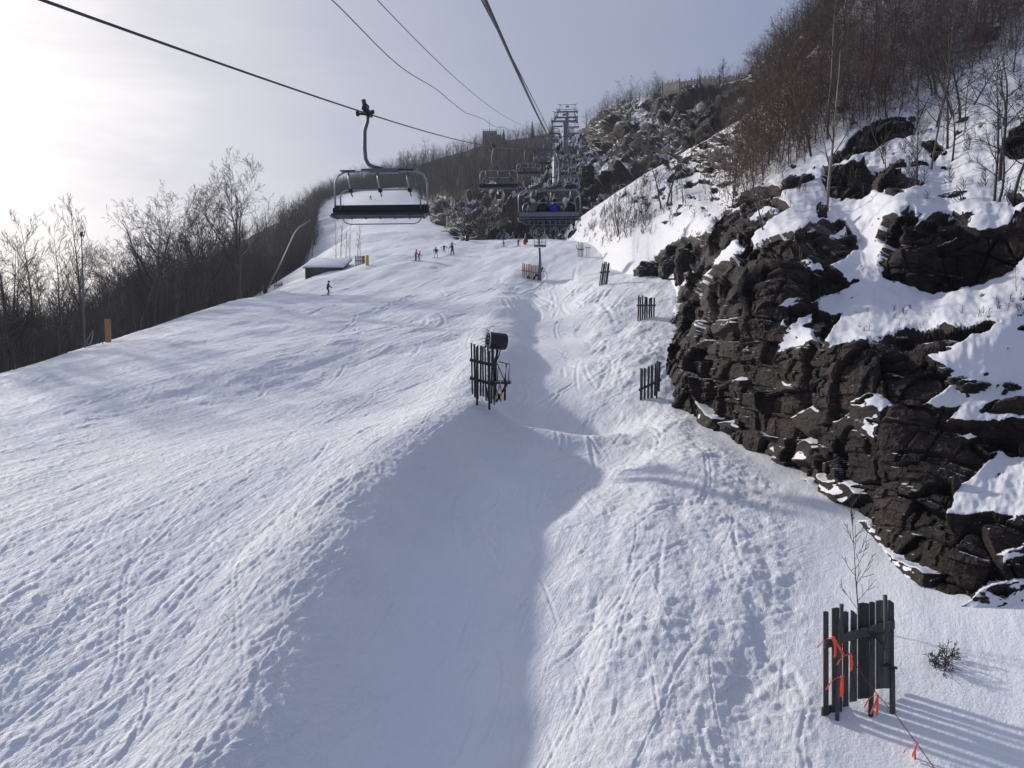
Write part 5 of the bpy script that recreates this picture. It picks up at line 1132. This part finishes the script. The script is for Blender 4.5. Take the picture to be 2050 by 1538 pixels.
# riders seen from behind, sitting on the ascending chairs
def seated(chair, x, jacket, pants, hel, label, white=False, skis=True, s=1., yaw=0):
    c = chair.matrix_basis.copy(); zc = 0
    sk = {'pel': (0, 0, 0, .16), 'sp': (0, .02, .22, .15), 'ch': (0, -.03, .44, .18), 'nk': (0, -.05, .58, .075), 'hd': (0, -.07, .69, .105), 'cr': (0, -.06, .79, .085), 'ns': (0, -.185, .68, .022),
      'sl': (-.20, -.02, .49, .09), 'el': (-.27, -.12, .24, .065), 'wl': (-.2, -.34, .16, .05), 'hl': (-.17, -.42, .15, .05), 'fl': (-.14, -.48, .14, .035), 'sr': (.20, -.02, .49, .09), 'er': (.27, -.12, .24, .065), 'wr': (.2, -.34, .16, .05), 'hr': (.17, -.42, .15, .05), 'fr': (.14, -.48, .14, .035),
      'tl': (-.11, -.1, -.01, .12), 'kl': (-.14, -.46, .0, .085), 'al': (-.15, -.52, -.42, .065), 'ol': (-.15, -.66, -.47, .055), 'tr': (.11, -.1, -.01, .12), 'kr': (.14, -.46, .0, .085), 'ar': (.15, -.52, -.42, .065), 'or': (.15, -.66, -.47, .055)}
    loc = c @ Vector((x+.40, -.22, -3.18)); mt = clothes('rider_clothes', jacket, pants, 1.08, .6, 1.62)
    # the clothes pattern is read along the height of the body: shift it to the seat
    n = [n for n in mt.node_tree.nodes if n.type == 'MATH'][0]; a = math_(mt.node_tree, 'ADD', [l.from_socket for l in mt.node_tree.links if l.to_node == n][0], 1.0)
    mt.node_tree.links.new(a, n.inputs[0])
    o = figure('person', sk, BODY, 'pel', loc, ang_+math.pi+yaw, mt, None, s); tag(o, label, 'person')
    helmet(o, Vector((0, -.05, .72)), cloth('helmet_'+str(hel), hel), .14)
    if skis:
        for sx in (-.15, .15): m = MB(); m.tube([(sx, .1, -.50), (sx, -1.2, -.56), (sx, -1.35, -.5)], .045, 6); q = m.build('ski', cloth('ski', (.03, .03, .04)), o, True)
    return o
c1 = chairs[(1, 41)]
seated(c1, .85, (.10, .10, .10), BLK, (.55, .55, .58), 'rider with a white helmet and grey jacket at the left of the occupied chair')
seated(c1, .35, BLK, BLK, BLK, 'rider in black between the white helmet and the blue jacket')
seated(c1, -.25, (.012, .02, .30), (.01, .015, .12), BLK, 'rider in a bright blue jacket in the middle of the occupied chair')
seated(c1, -1.1, BLK, BLK, BLK, 'rider in black at the right end of the occupied chair')
for (y, xs) in ((81, (-1., -.4, .5, 1.0)), (113, (-.8, .1, .9)), (152, (-.6, .3, 1.)), (190, (-.9, 0, .7))):
    for x in xs: seated(chairs[(1, y)], x, random.choice([BLK, NAVY, (.03, .03, .04)]), BLK, random.choice([BLK, (.3, .3, .32)]), 'dark clothed rider on one of the farther ascending chairs', skis=True)
for o in bpy.data.objects:
    if o.name.startswith('person') and o.get('label', '').startswith('dark clothed rider'): o['group'] = 'riders on the farther ascending chairs'
for o in bpy.data.objects:
    if 'H' in o: del o['H']
# ------------------------------------------------------------------ light, sky, camera
SUN_AZ, SUN_EL = R(-52), R(20.5)      # azimuth measured from straight ahead, to the left
sd_ = Vector((math.sin(SUN_AZ)*math.cos(SUN_EL), math.cos(SUN_AZ)*math.cos(SUN_EL), math.sin(SUN_EL)))
W = bpy.data.worlds.new('World'); bpy.context.scene.world = W; W.use_nodes = True; nt = W.node_tree; nt.nodes.clear()
out = nt.nodes.new('ShaderNodeOutputWorld'); bg = nt.nodes.new('ShaderNodeBackground'); nt.links.new(bg.outputs[0], out.inputs[0])
sky = N(nt, 'ShaderNodeTexSky', sky_type='NISHITA'); sky.sun_disc = False; sky.sun_elevation = SUN_EL; sky.sun_rotation = SUN_AZ % (2*math.pi)
sky.air_density = 1.0; sky.dust_density = 2.0; sky.ozone_density = 1.2
tc = N(nt, 'ShaderNodeTexCoord').outputs['Generated']
# thin high cloud: brighter towards the sun behind it
gd = Vector((math.sin(R(-42))*math.cos(R(13)), math.cos(R(-42))*math.cos(R(13)), math.sin(R(13))))
vm = N(nt, 'ShaderNodeVectorMath', operation='DOT_PRODUCT'); nt.links.new(tc, vm.inputs[0]); vm.inputs[1].default_value = gd
cl = noisetex(nt, mapping(nt, tc, (1, 1, 5)), 2.2, 5, .6, .5)
ang = math_(nt, 'ADD', vm.outputs['Value'], math_(nt, 'MULTIPLY', math_(nt, 'SUBTRACT', cl, .5), .11))
veil = ramp(nt, math_(nt, 'MULTIPLY', ang, 1.), [(0., (2.9, 3.3, 4.8)), (.55, (3.0, 3.4, 4.9)), (.76, (4.1, 4.4, 5.7)), (.86, (5.2, 5.3, 6.4)), (.94, (7.2, 7.1, 7.7)), (.975, (10., 9.7, 9.8)), (1., (13.5, 12.8, 12.2))])
mx = mixc(nt, .86, sky.outputs[0], veil)
nt.links.new(mx, bg.inputs[0]); bg.inputs[1].default_value = .098
L = bpy.data.lights.new('sun', 'SUN'); L.energy = 3.8; L.angle = R(2.3); L.color = (1, .93, .84)
lo = bpy.data.objects.new('sun', L); C.objects.link(lo); lo.rotation_euler = sd_.to_track_quat('Z', 'Y').to_euler()
cam = bpy.data.cameras.new('camera'); co_ = bpy.data.objects.new('camera', cam); C.objects.link(co_)
cam.sensor_width = 36; cam.lens = 36*F/2050; cam.clip_end = 20000; cam.clip_start = .05
co_.rotation_euler = (R(90)-PITCH, 0, 0)
sc = bpy.context.scene; sc.camera = co_
sc.view_settings.view_transform = 'Standard'; sc.view_settings.look = 'None'; sc.view_settings.gamma = 1; sc.view_settings.exposure = 0
sc.render.engine = 'CYCLES'

hz_ = MB().box((0, 400, 30), (1840, 1440, 214)).build('haze', None, None)
hm = bpy.data.materials.new('haze'); hm.use_nodes = True; n_ = hm.node_tree; n_.nodes.clear(); o_ = n_.nodes.new('ShaderNodeOutputMaterial'); v_ = n_.nodes.new('ShaderNodeVolumePrincipled')
v_.inputs['Color'].default_value = (.80, .86, 1, 1); v_.inputs['Density'].default_value = .00024; v_.inputs['Anisotropy'].default_value = .4
n_.links.new(v_.outputs[0], o_.inputs['Volume']); hz_.data.materials.append(hm); tag(hz_, 'thin pale winter haze in the air', 'haze', kind='stuff')
